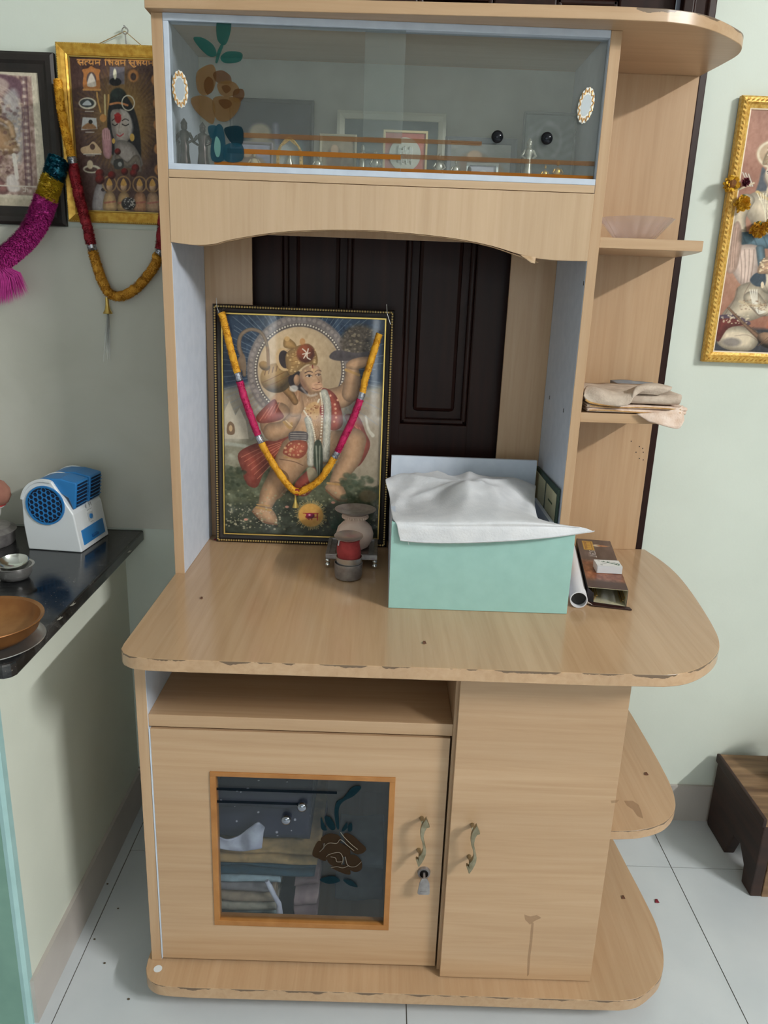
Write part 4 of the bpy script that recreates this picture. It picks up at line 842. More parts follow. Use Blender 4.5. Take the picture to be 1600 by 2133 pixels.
# --- big print standing on the worktop
FW_, FH = .393, .531
hf = empty('framed_print', (.2355, .2182, .7703), 0, 'black and gold beaded framed devotional print standing on the worktop', 'picture'); hf.rotation_euler = (-.052, 0, 0)
frame_ring([(0, .010), (0, -.008), (.003, -.012), (.007, -.012), (.009, -.007), (.0165, -.004), (.018, -.0075), (.0205, -.0075), (.021, -.002)], FW_, FH).build('frame', BLACKF, hf)
rim_beads(MB(), FW_, FH, .005, -.0125, .0024, .0056).build('bead_rim', plain('bead_gold', S(190,164,104), .3, .7), hf)
frame_ring([(.0178, -.0045), (.0178, -.0082), (.0206, -.0082), (.0206, -.004)], FW_, FH).build('gold_slip', GOLDT, hf)
MB().box(-FW_/2+.004, FW_/2-.004, .0005, .0095, .004, FH-.004).build('backing_board', BLACK, hf)
paint_hero().mesh('print', (-FW_/2+.0205, -.0030, FH-.0205), (FW_/2-.0205, -.0030, FH-.0205), (-FW_/2+.0205, -.0030, .0205), PRINT, hf)
for sx, dz in ((-.178, .010), (.188, .012)):
    MB().tube([(sx, -.013, FH-.03), (sx-.008, -.013, FH-.008), (sx-.010, -.010, FH+.012)], .0007, 5).build('hanging_wire', STEEL, hf)
# --- tinsel garlands
def fuzz(path, r, n, ln, wd):
    mb = MB(); P = [np.array(p) for p in path]
    for _ in range(n):
        t = random.random()*(len(P)-1.001); i = int(t); p = P[i]+(P[i+1]-P[i])*(t-i); d = P[i+1]-P[i]; d /= np.linalg.norm(d)+1e-9
        a = rng.standard_normal(3); a -= d*(a@d); a /= np.linalg.norm(a); s_ = np.cross(d, a)
        q = p+a*r*.75; k = random.uniform(.6, 1.25)*ln; lean = d*random.uniform(-.5, .5)*ln
        mb.add([q-s_*wd-d*wd*.3, q+s_*wd+d*wd*.3, q+a*k+lean], [(0, 1, 2)])
    return mb
def wob(path, amp): return [np.array(p)+rng.standard_normal(3)*amp for p in path]
def garland(name, label, pts, spans, bell=None, fz=1):
    loc = tuple(pts[0]); e, bld = thing(name, loc, label, 'garland')
    P = catmull(pts, 8); P = [np.array(p) for p in P]; L = np.cumsum([0]+[np.linalg.norm(P[i+1]-P[i]) for i in range(len(P)-1)]); L /= L[-1]
    for t0, t1, mat, r, nm in spans:
        ts = np.linspace(t0, t1, max(4, int((t1-t0)*110))); Q = [np.array([np.interp(t, L, [p[k] for p in P]) for k in range(3)]) for t in ts]
        seg_r = [r*.86*random.uniform(.9, 1.12) for _ in Q]
        o = bld(MB().tube(wob(Q, r*.06), seg_r, 9), nm, mat, smooth=True, ang=80)
        n = int(900*fz*(t1-t0)/.2*(1 if r > .012 else .8))
        bld(fuzz(Q, r, n*3, r*.34, r*.13), 'tinsel_fibre', mat, o, recalc=False)
    return e, bld, P, L
nrm = np.array([0, -math.cos(.052), math.sin(.052)]); pl0 = np.array([.2355, .2082, .77])+nrm*.0105
gp = [(160,196),(185,290),(215,420),(262,600),(290,690),(330,840),(395,1030),(480,1240),(570,1400),(660,1530),(745,1615),(830,1595),(950,1505),(1055,1340),(1130,1190),(1205,1030),(1270,850),(1300,720),(1350,560),(1390,430),(1410,365)]
gpts = [wpl(420+x*.2625, 600+y*.2625, pl0, nrm) for x, y in gp]
sil = .022
e, bld, P, L = garland('tinsel_garland', 'yellow, pink and silver tinsel garland hung across the standing print', gpts,
    [(0, .155, YELLOWT, .0085, 'yellow_tinsel'), (.155, .178, SILT, .0085, 'silver_band'), (.178, .325, PINKT, .0088, 'pink_tinsel'), (.325, .348, SILT, .0085, 'silver_band'), (.348, .515, YELLOWT, .0085, 'yellow_tinsel'),
     (.515, .655, YELLOWT, .0085, 'yellow_tinsel'), (.655, .675, SILT, .0082, 'silver_band'), (.675, .825, PINKT, .0086, 'pink_tinsel'), (.825, .845, SILT, .0082, 'silver_band'), (.845, 1, YELLOWT, .0082, 'yellow_tinsel')])
bt = wpl(420+745*.2625, 600+1635*.2625, pl0, nrm)
bld(MB().tube([(bt[0], bt[1], bt[2]+.01), (bt[0], bt[1], bt[2]-.004)], .0012, 6).lathe([(.002, 0), (.0022, -.008), (.0035, -.018), (.0075, -.030), (.0075, -.031)], (bt[0], bt[1], bt[2]), 14), 'bell', GOLDT, smooth=True)
for q in (gpts[0], gpts[-1]):
    bld(fuzz([q+np.array([0, 0, .0]), q+np.array([0, 0, .008])], .002, 26, .010, .0004), 'tinsel_end', SILT, recalc=False)
fr_ = MB()
for k in range(14): a = k*.449; fr_.ball((bt[0]+.004+.005*math.cos(a), bt[1]-.004, bt[2]+.006+.005*math.sin(a)), .003, 6, 4)
bld(fr_, 'red_flower', REDT)
# --- pictures on the back wall, left
YF = YW-.004
def wall_frame(name, label, x0, x1, z0, z1, prof, mat, depth):
    e = empty(name, ((x0+x1)/2, YF, z0), 0, label, 'picture'); w_, h = x1-x0, z1-z0
    frame_ring(prof, w_, h).build('frame', mat, e); MB().box(-w_/2+.003, w_/2-.003, -.004, -.0005, .003, h-.003).build('backing_board', BLACK, e)
    return e, w_, h
gx0, gx1, gz0, gz1 = -.2700, -.018, 1.458, 1.7965
e, w_, h = wall_frame('framed_poster', 'gold framed poster of a long haired deity under golden headline lettering', gx0, gx1, gz0, gz1, [(0, 0), (0, -.013), (.003, -.0165), (.009, -.0145), (.016, -.0115), (.018, -.012), (.0215, -.010), (.0225, -.006)], GOLD, .02)
rim_beads(MB(), w_, h, .0022, -.0155, .0016, .0042).build('bead_rim', GOLDT, e)
frame_ring([(.0215, -.0075), (.0225, -.0095), (.0245, -.0095), (.0250, -.006)], w_, h).build('gold_slip', GOLDT, e)
paint_poster().mesh('print', (-w_/2+.0235, -.0062, h-.0235), (w_/2-.0235, -.0062, h-.0235), (-w_/2+.0235, -.0062, .0235), PRINT, e)
cn = (-.129-(gx0+gx1)/2, h+.026)
MB().tube([(cn[0]-.055, -.006, h+.001), (cn[0], -.010, cn[1]-.002), (cn[0]+.03, -.006, h+.001)], .0009, 5).build('hanging_cord', plain('jute', S(150,126,80), .8), e)
ri = MB(); ri.tube([(cn[0]+.006*math.cos(a), -.010, cn[1]-.001+.006*math.sin(a)) for a in [i*.524 for i in range(13)]], .0012, 6); ri.tube([(cn[0], -.002, cn[1]+.005), (cn[0], -.014, cn[1]+.006)], .002, 8); ri.tube([(cn[0], -.010, cn[1]-.007), (cn[0]+.001, -.010, h-.002)], .0014, 6)
ri.build('nail_and_hook', STEEL, e)
bx0, bx1, bz0, bz1 = -.56, -.2765, 1.4485, 1.7775
e, w_, h = wall_frame('framed_engraving', 'worn black framed sepia engraving with stained cream margin', bx0, bx1, bz0, bz1, [(0, 0), (0, -.010), (.006, -.014), (.016, -.014), (.022, -.010), (.030, -.008), (.036, -.008), (.037, -.005)], BLACKF, .02)
paint_engraving().mesh('print', (-w_/2+.0365, -.0052, h-.0265), (w_/2-.0365, -.0052, h-.0265), (-w_/2+.0365, -.0052, .0365), PRINT, e)
def px3(x, y, yy): return wp(x/3.231, 60+y/3.231, 'y', yy)
gp = [(392,345,0.256),(402,450,0.254),(420,580,0.252),(445,700,0.250),(470,800,0.249),(490,900,0.249),(515,1040,0.249),(548,1190,0.250),(592,1345,0.252),(606,1420,0.256),(645,1570,0.262),(690,1700,0.264),(745,1785,0.264),(830,1795,0.264),(920,1740,0.264),(1000,1650,0.264),(1050,1570,0.262),(1075,1480,0.260),(1090,1350,0.256),(1105,1200,0.252)]
g3 = [px3(*q) for q in gp]
e, bld, P, L = garland('tinsel_garland', 'yellow and dark red tinsel garland looped below the gold framed poster', g3,
    [(0, .215, YELLOWT, .0095, 'yellow_tinsel'), (.215, .235, SILT, .010, 'silver_band'), (.235, .47, REDT, .0115, 'red_tinsel'), (.47, .488, SILT, .010, 'silver_band'), (.488, .855, noisy('ochre_tinsel', S(208,154,48), S(190,132,34), 120, .75), .0115, 'yellow_tinsel'), (.855, .872, SILT, .010, 'silver_band'), (.872, 1, REDT, .011, 'red_tinsel')], fz=1.1)
bp_ = px3(720, 1820, .268)
bld(MB().lathe([(.0035, .004), (.004, -.012), (.006, -.022), (.0105, -.030), (.0095, -.031)], tuple(bp_), 16), 'bell', GOLDT, smooth=True)
tl_ = MB()
for k in range(7):
    a = rng.standard_normal(3)*.004; q = bp_+np.array([0, 0, -.028])
    tl_.tube([q, q+a*.5+np.array([-.002, 0, -.03]), q+a+np.array([-.006, 0, -.06]), q+a*1.6+np.array([-.011, 0, -.085-random.random()*.03])], [.0022, .003, .0024, .0006], 5)
bld(tl_, 'clear_streamer', CLEARP, smooth=True)
gp = [(400,880,0.234),(375,950,0.230),(340,1050,0.228),(300,1170,0.228),(255,1290,0.228),(190,1390,0.228),(110,1470,0.228),(20,1540,0.228),(-80,1570,0.228)]
g4 = [px3(*q) for q in gp]
e, bld, P, L = garland('tinsel_garland', 'thick magenta tinsel garland with teal and yellow rings and a tassel', g4,
    [(0, .14, TEALT, .021, 'teal_tinsel'), (.14, .30, noisy('lemon_tinsel', S(206,178,40), S(176,140,24), 120, .6), .021, 'yellow_tinsel'), (.30, 1, MAGT, .0225, 'magenta_tinsel')], fz=1.6)
ts = MB(); q0 = px3(5, 1590, .228)
for k in range(420):
    t = random.random(); tip = px3(-60+t*260, 1870-90*t*t+random.uniform(-30, 15), .228+random.uniform(-.02, .02)); m_ = (q0+tip)/2+np.array([.012*t, 0, .010])
    d = (tip-q0); s_ = np.array([-d[2], 0, d[0]]); s_ = s_/np.linalg.norm(s_)*.0006; st = q0+rng.standard_normal(3)*.004
    ts.add([st-s_, st+s_, m_+s_, m_-s_, tip], [(0, 1, 2, 3), (3, 2, 4)])
bld(ts, 'tassel', MAGT, recalc=False)
# --- gilt picture on the wall right of the cabinet
rx0, rx1, rz0, rz1 = 1.1225, 1.525, 1.214, 1.749
e, w_, h = wall_frame('framed_print', 'tall print of standing deities in a bright gilt carved frame', rx0, rx1, rz0, rz1, [(0, 0), (0, -.012), (.004, -.016), (.012, -.017), (.016, -.012), (.022, -.009), (.0225, -.005)], GOLDP, .02)
rope = MB()
def ropes(a, b_):
    Lr = math.dist(a, b_); n = int(Lr/.0095); d = ((b_[0]-a[0])/Lr, (b_[1]-a[1])/Lr); nn = (-d[1], d[0])
    for i in range(n):
        t = (i+.5)/n; c0 = (a[0]+(b_[0]-a[0])*t, a[1]+(b_[1]-a[1])*t); s_ = .0036
        rope.tube([(c0[0]-d[0]*s_-nn[0]*s_*.8, -.0165, c0[1]-d[1]*s_-nn[1]*s_*.8), (c0[0], -.0182, c0[1]), (c0[0]+d[0]*s_+nn[0]*s_*.8, -.0165, c0[1]+d[1]*s_+nn[1]*s_*.8)], [.0007, .0017, .0007], 5)
cr = [(-w_/2+.008, .008), (w_/2-.008, .008), (w_/2-.008, h-.008), (-w_/2+.008, h-.008)]
for i in range(4): ropes(cr[i], cr[(i+1) % 4])
rope.build('rope_carving', GOLDP, e)
frame_ring([(.0205, -.006), (.0205, -.0092), (.0245, -.0085), (.025, -.0055)], w_, h).build('white_slip', plain('slip_cream', S(226,206,178), .4), e)
paint_assembly().mesh('print', (-w_/2+.024, -.0058, h-.024), (w_/2-.024, -.0058, h-.024), (-w_/2+.024, -.0058, .024), PRINT, e)
# marigolds tucked on that frame
MARI = [noisy('marigold_a', S(226,180,48), S(200,146,28), 90, .7), noisy('marigold_b', S(214,164,40), S(178,122,24), 90, .7), noisy('marigold_dry', S(132,84,28), S(98,58,22), 90, .8), noisy('rose_dry', S(122,40,60), S(86,22,40), 90, .8)]
MSTEM = plain('flower_green', S(92,98,40), .8)
def bloom(px, py, y, r, mi, label, hollow=False, cat='flower', group='flowers on the gilt frame', stem=True):
    c0 = wp(px, py, 'y', y); e, bld = thing('marigold' if mi != 3 else 'dried_flower', tuple(c0), label, cat, group)
    mb = MB()
    for k in range(110):
        a = rng.standard_normal(3); a[1] = -abs(a[1]) if hollow is False else a[1]*.5; a /= np.linalg.norm(a)
        if hollow and abs(a[1]) > .75: continue
        rr = r*random.uniform(.72, 1.05); t = np.cross(a, rng.standard_normal(3)); t /= np.linalg.norm(t); b_ = c0+a*rr*.35; tip = c0+a*rr
        mb.add([b_, tip-t*r*.22, tip+a*r*.12, tip+t*r*.22], [(0, 1, 2, 3)])
    bld(mb, 'petals', MARI[mi], recalc=False)
    bld(MB().ball(tuple(c0), r*.62, 10, 8), 'flower_core', MARI[2 if hollow else mi])
    if stem: bld(MB().ball((c0[0]+r*.1, c0[1]+r*.2, c0[2]+r*.75), (r*.4, r*.4, r*.35), 8, 6), 'calyx', MSTEM)
bloom(1524, 383, .254, .0165, 0, 'open ring shaped marigold clinging to the left gilt rail', True, stem=False)
bloom(1546, 425, .258, .0175, 0, 'full yellow marigold hanging just inside the left gilt rail')
bloom(1578, 480, .262, .0175, 1, 'brownish yellow marigold lowest on the right wall print')
bloom(1600, 470, .262, .013, 0, 'yellow marigold cut off by the right picture edge')
bloom(1553, 380, .264, .009, 3, 'small dried purple bloom beside the ring shaped marigold', stem=False)

# --- clay pot with steel saucer on a silver footed stand
wc = wp(735, 1160, 'z', .80); cxp, cyp = .3575, .122
e, bld = thing('footed_stand', (cxp, cyp, .7702), 'small square silver stand with ball feet under the clay pot', 'stand')
hs = .055; zt = .7985
bld(MB().box(cxp-hs, cxp+hs, cyp-.06, cyp+.055, zt-.008, zt), 'stand_top', STEELD, bevel=.0015)
for (a, b_, c_, d_) in ((-hs, hs, -.06, -.052), (-hs, hs, .047, .055), (-hs, -hs+.008, -.052, .047), (hs-.008, hs, -.052, .047)): bld(MB().box(cxp+a, cxp+b_, cyp+c_, cyp+d_, zt-.001, zt+.0035), 'stand_rim', STEELD, bevel=.001)
bld(MB().box(cxp-.036, cxp+.036, cyp-.045, cyp+.040, zt-.0005, zt+.0012), 'stand_inlay', noisy('inlay_brown', S(88,66,60), S(120,104,96), 80, .5))
for sx in (-1, 1):
    for dy in (-.055, .050): bld(MB().ball((cxp+sx*(hs-.005), cyp+dy, .7705+.006), (.0055, .0055, .0062), 12, 8).ball((cxp+sx*(hs-.005), cyp+dy, .7705+.0155), (.0052, .0052, .006), 12, 8), 'ball_foot', SILVER, smooth=True)
zb = zt+.0014; pcx, pcy = .362, .113
e, bld = thing('clay_pot', (pcx, pcy, zb), 'pale clay pot with beaded neck standing on the silver stand', 'pot')
bld(MB().lathe([(.020, 0), (.030, .006), (.039, .022), (.0405, .034), (.037, .047), (.028, .057), (.022, .061), (.0215, .068), (.0255, .074), (.0265, .078), (.0225, .079), (.019, .07), (.019, .06)], (pcx, pcy, zb), 36), 'pot_body', TERRA, smooth=True, ang=60)
bd = MB()
for k in range(30): a = k*2*math.pi/30; bd.ball((pcx+.0268*math.cos(a), pcy+.0268*math.sin(a), zb+.072), (.0026, .0026, .0034), 6, 5)
bld(bd, 'bead_collar', TERRA)
e, bld = thing('steel_saucer', (pcx, pcy, zb+.0792), 'worn steel saucer covering the pale clay pot', 'saucer')
bld(MB().lathe([(.016, 0), (.026, .001), (.043, .0075), (.0445, .0095), (.043, .0095), (.026, .0035), (.012, .0028), (.0, .0028)], (pcx, pcy, zb+.0792), 36), 'dish', STEELD, smooth=True)
# front stack: steel cup, steel bowl, red wrapped pot, small saucer
fx, fy = .354, .010
e, bld = thing('steel_cup', (fx, fy, .7702), 'low steel cup on the worktop below the red wrapped pot', 'cup')
bld(MB().lathe([(.022, 0), (.027, .003), (.0285, .010), (.029, .034), (.0278, .0342), (.0272, .012), (.02, .005), (0, .005)], (fx, fy, .7702), 36), 'cup_body', STEELD, smooth=True)
zb2 = .7754
e, bld = thing('steel_bowl', (fx+.001, fy, zb2), 'rounded steel bowl nested in the low cup', 'bowl')
bld(MB().lathe([(.010, 0), (.018, .004), (.0255, .022), (.0268, .040), (.0272, .0425), (.0258, .0425), (.0245, .024), (.015, .008), (0, .006)], (fx+.001, fy, zb2), 36), 'bowl_body', STEEL, smooth=True)
zb3 = zb2+.0075
e, bld = thing('cloth_wrapped_pot', (fx, fy, zb3), 'small pot wrapped in red cloth standing in the steel bowl', 'pot')
bld(MB().lathe([(.010, 0), (.021, .020), (.0235, .036), (.0245, .046), (.0235, .056), (.0215, .064), (.0215, .070), (.019, .0705), (0, .070)], (fx, fy, zb3), 40, flute=lambda a, t: .045*math.sin(5*a+3*t)*math.sin(9*t)+.02*math.sin(11*a+5*t)), 'red_wrap', REDCL, smooth=True, ang=80)
bld(MB().tube([(fx-.019, fy-.014, zb3+.073), (fx-.021, fy-.016, zb3+.062)], .0014, 6), 'white_thread', WHITEC)
e, bld = thing('steel_saucer', (fx-.001, fy, zb3+.0712), 'small shiny saucer on the red wrapped pot', 'saucer')
bld(MB().lathe([(.012, 0), (.020, .001), (.0285, .006), (.0295, .0075), (.028, .0072), (.018, .0028), (0, .0026)], (fx-.001, fy, zb3+.0712), 32, tilt=Matrix.Rotation(R(5), 4, 'X')), 'dish', STEEL, smooth=True)

# --- mint box with white cloth
bx0, bx1, by0, by1 = .4365, .7665, -.139, .205
e, bld = thing('open_box', ((bx0+bx1)/2, (by0+by1)/2, .7702), 'mint green fronted open box with a taller white back board', 'box')
def q_(x0, x1, y0, y1, z0, z1): return MB().box(x0, x1, y0, y1, z0, z1)
bld(q_(bx0, bx1+.006, by0, by0+.009, .7705, .939), 'front_panel', MINTB, bevel=.0006)
bld(q_(bx0, bx0+.008, by0+.009, by1-.009, .7705, .936), 'side_panel', LINING); bld(q_(bx1-.008, bx1, by0+.009, by1-.009, .7705, .905), 'side_panel', LINING)
bld(q_(bx0, bx1-.006, by1-.009, by1, .7705, .9905), 'back_panel', LINING, bevel=.0006); bld(q_(bx0+.008, bx1-.008, by0+.009, by1-.009, .7705, .778), 'bottom', LINING)
rows = [[(806,1000,.135),(840,990,.14),(880,984,.145),(940,990,.15),(1010,990,.15),(1070,1000,.15),(1117,1010,.145)],
        [(803,1003,.10),(845,1010,.09),(900,1003,.09),(965,1002,.08),(1030,1004,.09),(1080,1018,.09),(1114,1040,.09)],
        [(811,1030,.05),(850,1040,.03),(905,1032,.04),(970,1006,.02),(1030,1020,.03),(1080,1045,.03),(1116,1062,.03)],
        [(814,1058,-.03),(855,1062,-.04),(910,1056,-.04),(975,1038,-.04),(1030,1048,-.05),(1085,1066,-.05),(1128,1084,-.05)],
        [(818,1080,-.120),(860,1083,-.13),(910,1084,-.135),(975,1082,-.137),(1040,1082,-.14),(1110,1086,-.14),(1190,1096,-.135)],
        [(826,1092,-.143),(870,1096,-.146),(920,1098,-.147),(980,1098,-.149),(1050,1098,-.149),(1130,1098,-.147),(1215,1099,-.138)],
        [(830,1112,-.146),(875,1116,-.149),(925,1116,-.150),(985,1116,-.152),(1060,1113,-.152),(1140,1108,-.150),(1228,1103,-.138)],
        [(834,1127,-.147),(878,1131,-.150),(930,1132,-.151),(990,1131,-.153),(1070,1127,-.153),(1150,1120,-.151),(1238,1108,-.137)]]
CP = [[wp(*r[:2], 'y', r[2]) for r in row] for row in rows]
cols_ = [catmull(r, 9) for r in CP]; full = [catmull([cols_[i][j] for i in range(len(cols_))], 8) for j in range(len(cols_[0]))]
nu, nv = len(full), len(full[0])
def clf(u, v):
    i, j = round(u*(nu-1)), round(v*(nv-1)); p = np.array(full[i][j]); vz = max(0, 1-v*1.7)
    n_ = mnoise.noise(Vector((p[0]*18, p[1]*14, p[2]*8)))*.006+mnoise.noise(Vector((p[0]*60, p[1]*36, 3)))*.0018
    th_ = math.atan2(v-.16, u-.5); rr_ = math.hypot((v-.16)*1.2, u-.5)
    fold = .0105*(1-abs(math.sin(3.4*th_+1.4*mnoise.noise(Vector((u*3, v*3, 7)))+.6)))**2*math.exp(-((rr_-.22)/.22)**2)+.0038*math.sin(30*u+16*v+4*mnoise.noise(Vector((u*5, v*5, 1))))*math.exp(-((v-.4)/.22)**2)
    p = p+np.array([0, -.0006*abs(n_)*50 if v > .7 else 0, (n_*.8+fold)*vz+.0004*math.sin(u*120)*(v > .9)])
    return p
e, bld = thing('white_cloth', (.6, 0, .94), 'rumpled white cotton cloth draped over the mint green box', 'cloth')
cl = bld(MB().grid(clf, nu, nv), 'cloth_sheet', WHITEC, smooth=True, ang=180, solid=.0014); md = cl.modifiers.new('sub', 'SUBSURF'); md.levels = 1; md.render_levels = 1
hem = MB(); hl_ = [np.array(full[i][nv-1])+np.array([0, -.0012, .0022]) for i in range(nu)]; hem.tube(hl_, .0013, 6, .5); bld(hem, 'hem', WHITEC, smooth=True)
hp = np.array(full[4][nv-1]); bld(MB().tube([hp, hp+np.array([.002, 0, -.006])], .0004, 4), 'loose_thread', WHITEC)
# framed card leaning inside the right panel
e, bld = thing('green_card', (.7715, .13, .7702), 'cream card with dark green border standing against the right inner panel', 'card')
bld(MB().prism([(.012, .7705), (.250, .7705), (.250, .967), (.238, .969), (.012, .973)], 'x', .7690, .7735), 'card_back', plain('deep_green', S(34,62,48), .5))
for (a, b_) in ((.020, .118), (.130, .244)): bld(MB().box(.7684, .7692, a, b_, .78, .960), 'cream_panel', noisy('aged_cream', S(206,204,170), S(190,186,150), 20, .6))
for z0 in (.93, .90, .84): bld(MB().box(.76815, .76845, .05, .09, z0, z0+.004), 'printed_mark', plain('print_green', S(70,86,60), .7))

# --- incense packet, matchbox, rolled paper
def text_mesh(s_, size):
    cu = bpy.data.curves.new('t', 'FONT'); cu.body = s_; cu.size = size; cu.align_x = 'CENTER'; cu.align_y = 'CENTER'; ob = bpy.data.objects.new('t', cu); COL.objects.link(ob)
    dg = bpy.context.evaluated_depsgraph_get(); me = bpy.data.meshes.new_from_object(ob.evaluated_get(dg)); bpy.data.objects.remove(ob); bpy.data.curves.remove(cu)
    return [tuple(v.co) for v in me.vertices], [tuple(p.vertices) for p in me.polygons]
INK = plain('packet_dark', S(30,24,28), .45); CARD = plain('inner_card', S(196,190,160), .7)
ia = -math.atan2(.052, .315); il, iw, ih = .308, .076, .034
inc = empty('incense_packet', (.861, -.088, .7702), ia, 'dark open incense stick packet lying beside the mint box', 'packet')
th = .0008
MB().box(-iw/2, -iw/2+th, 0, il, 0, ih).build('packet_side', INK, inc); MB().box(iw/2-th, iw/2, 0, il, 0, ih).build('packet_side', INK, inc)
MB().box(-iw/2, iw/2, 0, il, 0, th).build('packet_bottom', INK, inc); MB().box(-iw/2, iw/2, 0, il, ih-th, ih-.0001).build('packet_lid', CARD, inc); MB().box(-iw/2, iw/2, il-th, il, 0, ih).build('packet_end', INK, inc)
MB().box(-iw/2+th, iw/2-th, .0005, il*.9, th, th+.0004).build('packet_lining', CARD, inc); MB().box(iw/2-th-.0006, iw/2-th, .0005, il*.9, th, ih-th).build('packet_lining', CARD, inc)
c = Canvas(60, 220, [(0,0),(76,0),(76,308),(0,308)], (72,60,62)); c.noise(6, 9)
c.poly([(-5,150),(80,160),(80,268),(-5,262)], (132,72,44), 26, smooth=False); c.ell(26, 206, 30, 26, (150,86,50), .5); c.noise(14, 12, (0,76,140,290))
c.ell(34, 206, 15, 8, (84,46,32), .3); c.ell(36, 206, 8, 6, (190,150,110), .3); c.poly([(-5,272),(80,272),(80,312),(-5,312)], (58,46,52), 10, smooth=False)
c.poly([(11,14),(34,14),(34,78),(11,78)], (206,164,60), 2, smooth=False)
for q in ([(15,18),(15,74)], [(30,18),(30,74)], [(15,18),(30,18)], [(15,74),(30,74)]): c.line(q, 1.6, (120,70,20), 1, smooth=False)
for k in range(6): c.line([(18,24+k*8),(27,22+k*8)], 2, (130,80,24), 1.2, smooth=False); c.line([(18,22+k*8),(18,28+k*8)], 2, (130,80,24), 1.2, smooth=False)
c.ell(42, 42, 9, 8, (206,196,170), .3); c.ell(54, 42, 12, 5, (176,110,70), .4); c.line([(54,42),(70,38)], 2, (206,180,140), 2)
for y in range(96, 122, 4): c.line([(20,y),(20,y+2)], 6, (120,108,106), 1.5, .7)
c.mesh('packet_print', (-iw/2, il, ih+.0002), (iw/2, il, ih+.0002), (-iw/2, 0, ih+.0002), printmat('packet_print', .3, .3), inc)
tv, tf = text_mesh('SCENT', .0165); MB().add([(y*1.15-.011, -x*.9+.205, ih+.0004) for x, y, z in tv], tf).build('lettering', plain('letter_white', S(206,204,206), .5), inc, recalc=False)
fl_ = MB(); fl_.add([(-iw/2-.002, -.001, .004), (iw/2+.005, -.004, .001), (iw/2+.008, -.018, .002), (-iw/2+.008, -.016, .003)], [(0, 1, 2, 3)]); fl_.build('torn_flap', plain('flap_dark', S(48,24,22), .4), inc, solid=.0022)
MB().add([(-iw/2-.002, -.002, .001), (-iw/2+.014, -.004, .001), (-iw/2+.010, -.016, .004), (-iw/2+.001, -.012, .008)], [(0, 1, 2, 3)]).build('torn_paper', plain('torn_white', S(226,224,216), .8), inc, solid=.0008)
MB().add([(-iw/2, 0, .003), (-iw/2, 0, ih-.002), (-iw/2+.012, -.004, ih-.010), (-iw/2+.013, -.006, .004)], [(0, 1, 2, 3)]).build('side_flap', INK, inc, solid=.0006)
for k in range(9):
    x = -iw/2+.010+k*.0022 if k < 6 else .012+k*.003
    MB().tube([(x, .012+random.random()*.006, .003+(k % 3)*.004), (x+.002, .22, .004+(k % 3)*.004)], .0011, 5).build('incense_stick', plain('stick_straw', S(176,140,70), .8) if k == 0 else bpy.data.materials['stick_straw'], inc)
MB().grid(lambda u, v: (-.012+u*.030-.010*v*(u-.5), .004+.03*v, .003+.026*v+.004*math.sin(u*9)), 10, 6).build('clear_pouch', CLEARP, inc, smooth=True)
mb_ = wp(1266, 1190, 'z', .8045)
mt = empty('matchbox', (mb_[0], mb_[1]+.004, .8049), -.06, 'white matchbox with green twig design on the incense packet', 'matchbox')
MB().box(-.0245, .0245, -.0185, .0185, .0005, .0150).build('tray', plain('match_tray', S(206,206,208), .6), mt)
sl = MB(); sl.box(-.0255, .0255, -.0178, .019, 0, .0006); sl.box(-.0255, .0255, -.0178, .019, .0152, .0158); sl.box(-.0255, -.0248, -.0178, .019, 0, .0158); sl.box(.0248, .0255, -.0178, .019, 0, .0158); sl.build('sleeve', plain('match_white', S(226,228,228), .5), mt)
c = Canvas(80, 58, [(0,0),(51,0),(51,37),(0,37)], (224,226,226))
for q in ([(14,10),(22,14),(32,19),(46,30)], [(30,18),(40,16)], [(34,21),(42,24)], [(20,13),(18,8)], [(38,24),(46,18)], [(26,16),(26,10)], [(44,28),(48,22)], [(24,15),(30,11)]): c.line(q, 2, (34,78,58), 1.4, smooth=False)
for x, y in ((7,7),(9,27),(8,32),(18,22),(14,20)): c.line([(x,y),(x+3,y+1)], 1.6, (60,70,70), 1, .8)
c.mesh('sleeve_print', (-.0253, .0188, .0160), (.0253, .0188, .0160), (-.0253, -.0176, .0160), PRINTM, mt)
rl = empty('paper_roll', (.8012, -.108, .7702), -.165, 'rolled white paper tube lying between box and incense packet', 'roll')
rp_ = [(0, y, .0168) for y in np.linspace(0, .30, 6)]
tb = MB()
for rr, ss in ((.0165, 1), (.0146, -1)): tb.tube(rp_, rr, 28)
tb.f = [f for f in tb.f if len(f) == 4]
n28 = 28*6
for i in (0, 5): tb.f += [(i*28+j, i*28+(j+1) % 28, n28+i*28+(j+1) % 28, n28+i*28+j) for j in range(28)]
tb.build('roll_sheet', plain('roll_paper', S(214,214,218), .7), rl, smooth=True)
MB().tube([(0, .012, .0168), (0, .29, .0168)], .0144, 24).build('roll_core', BLACK, rl)

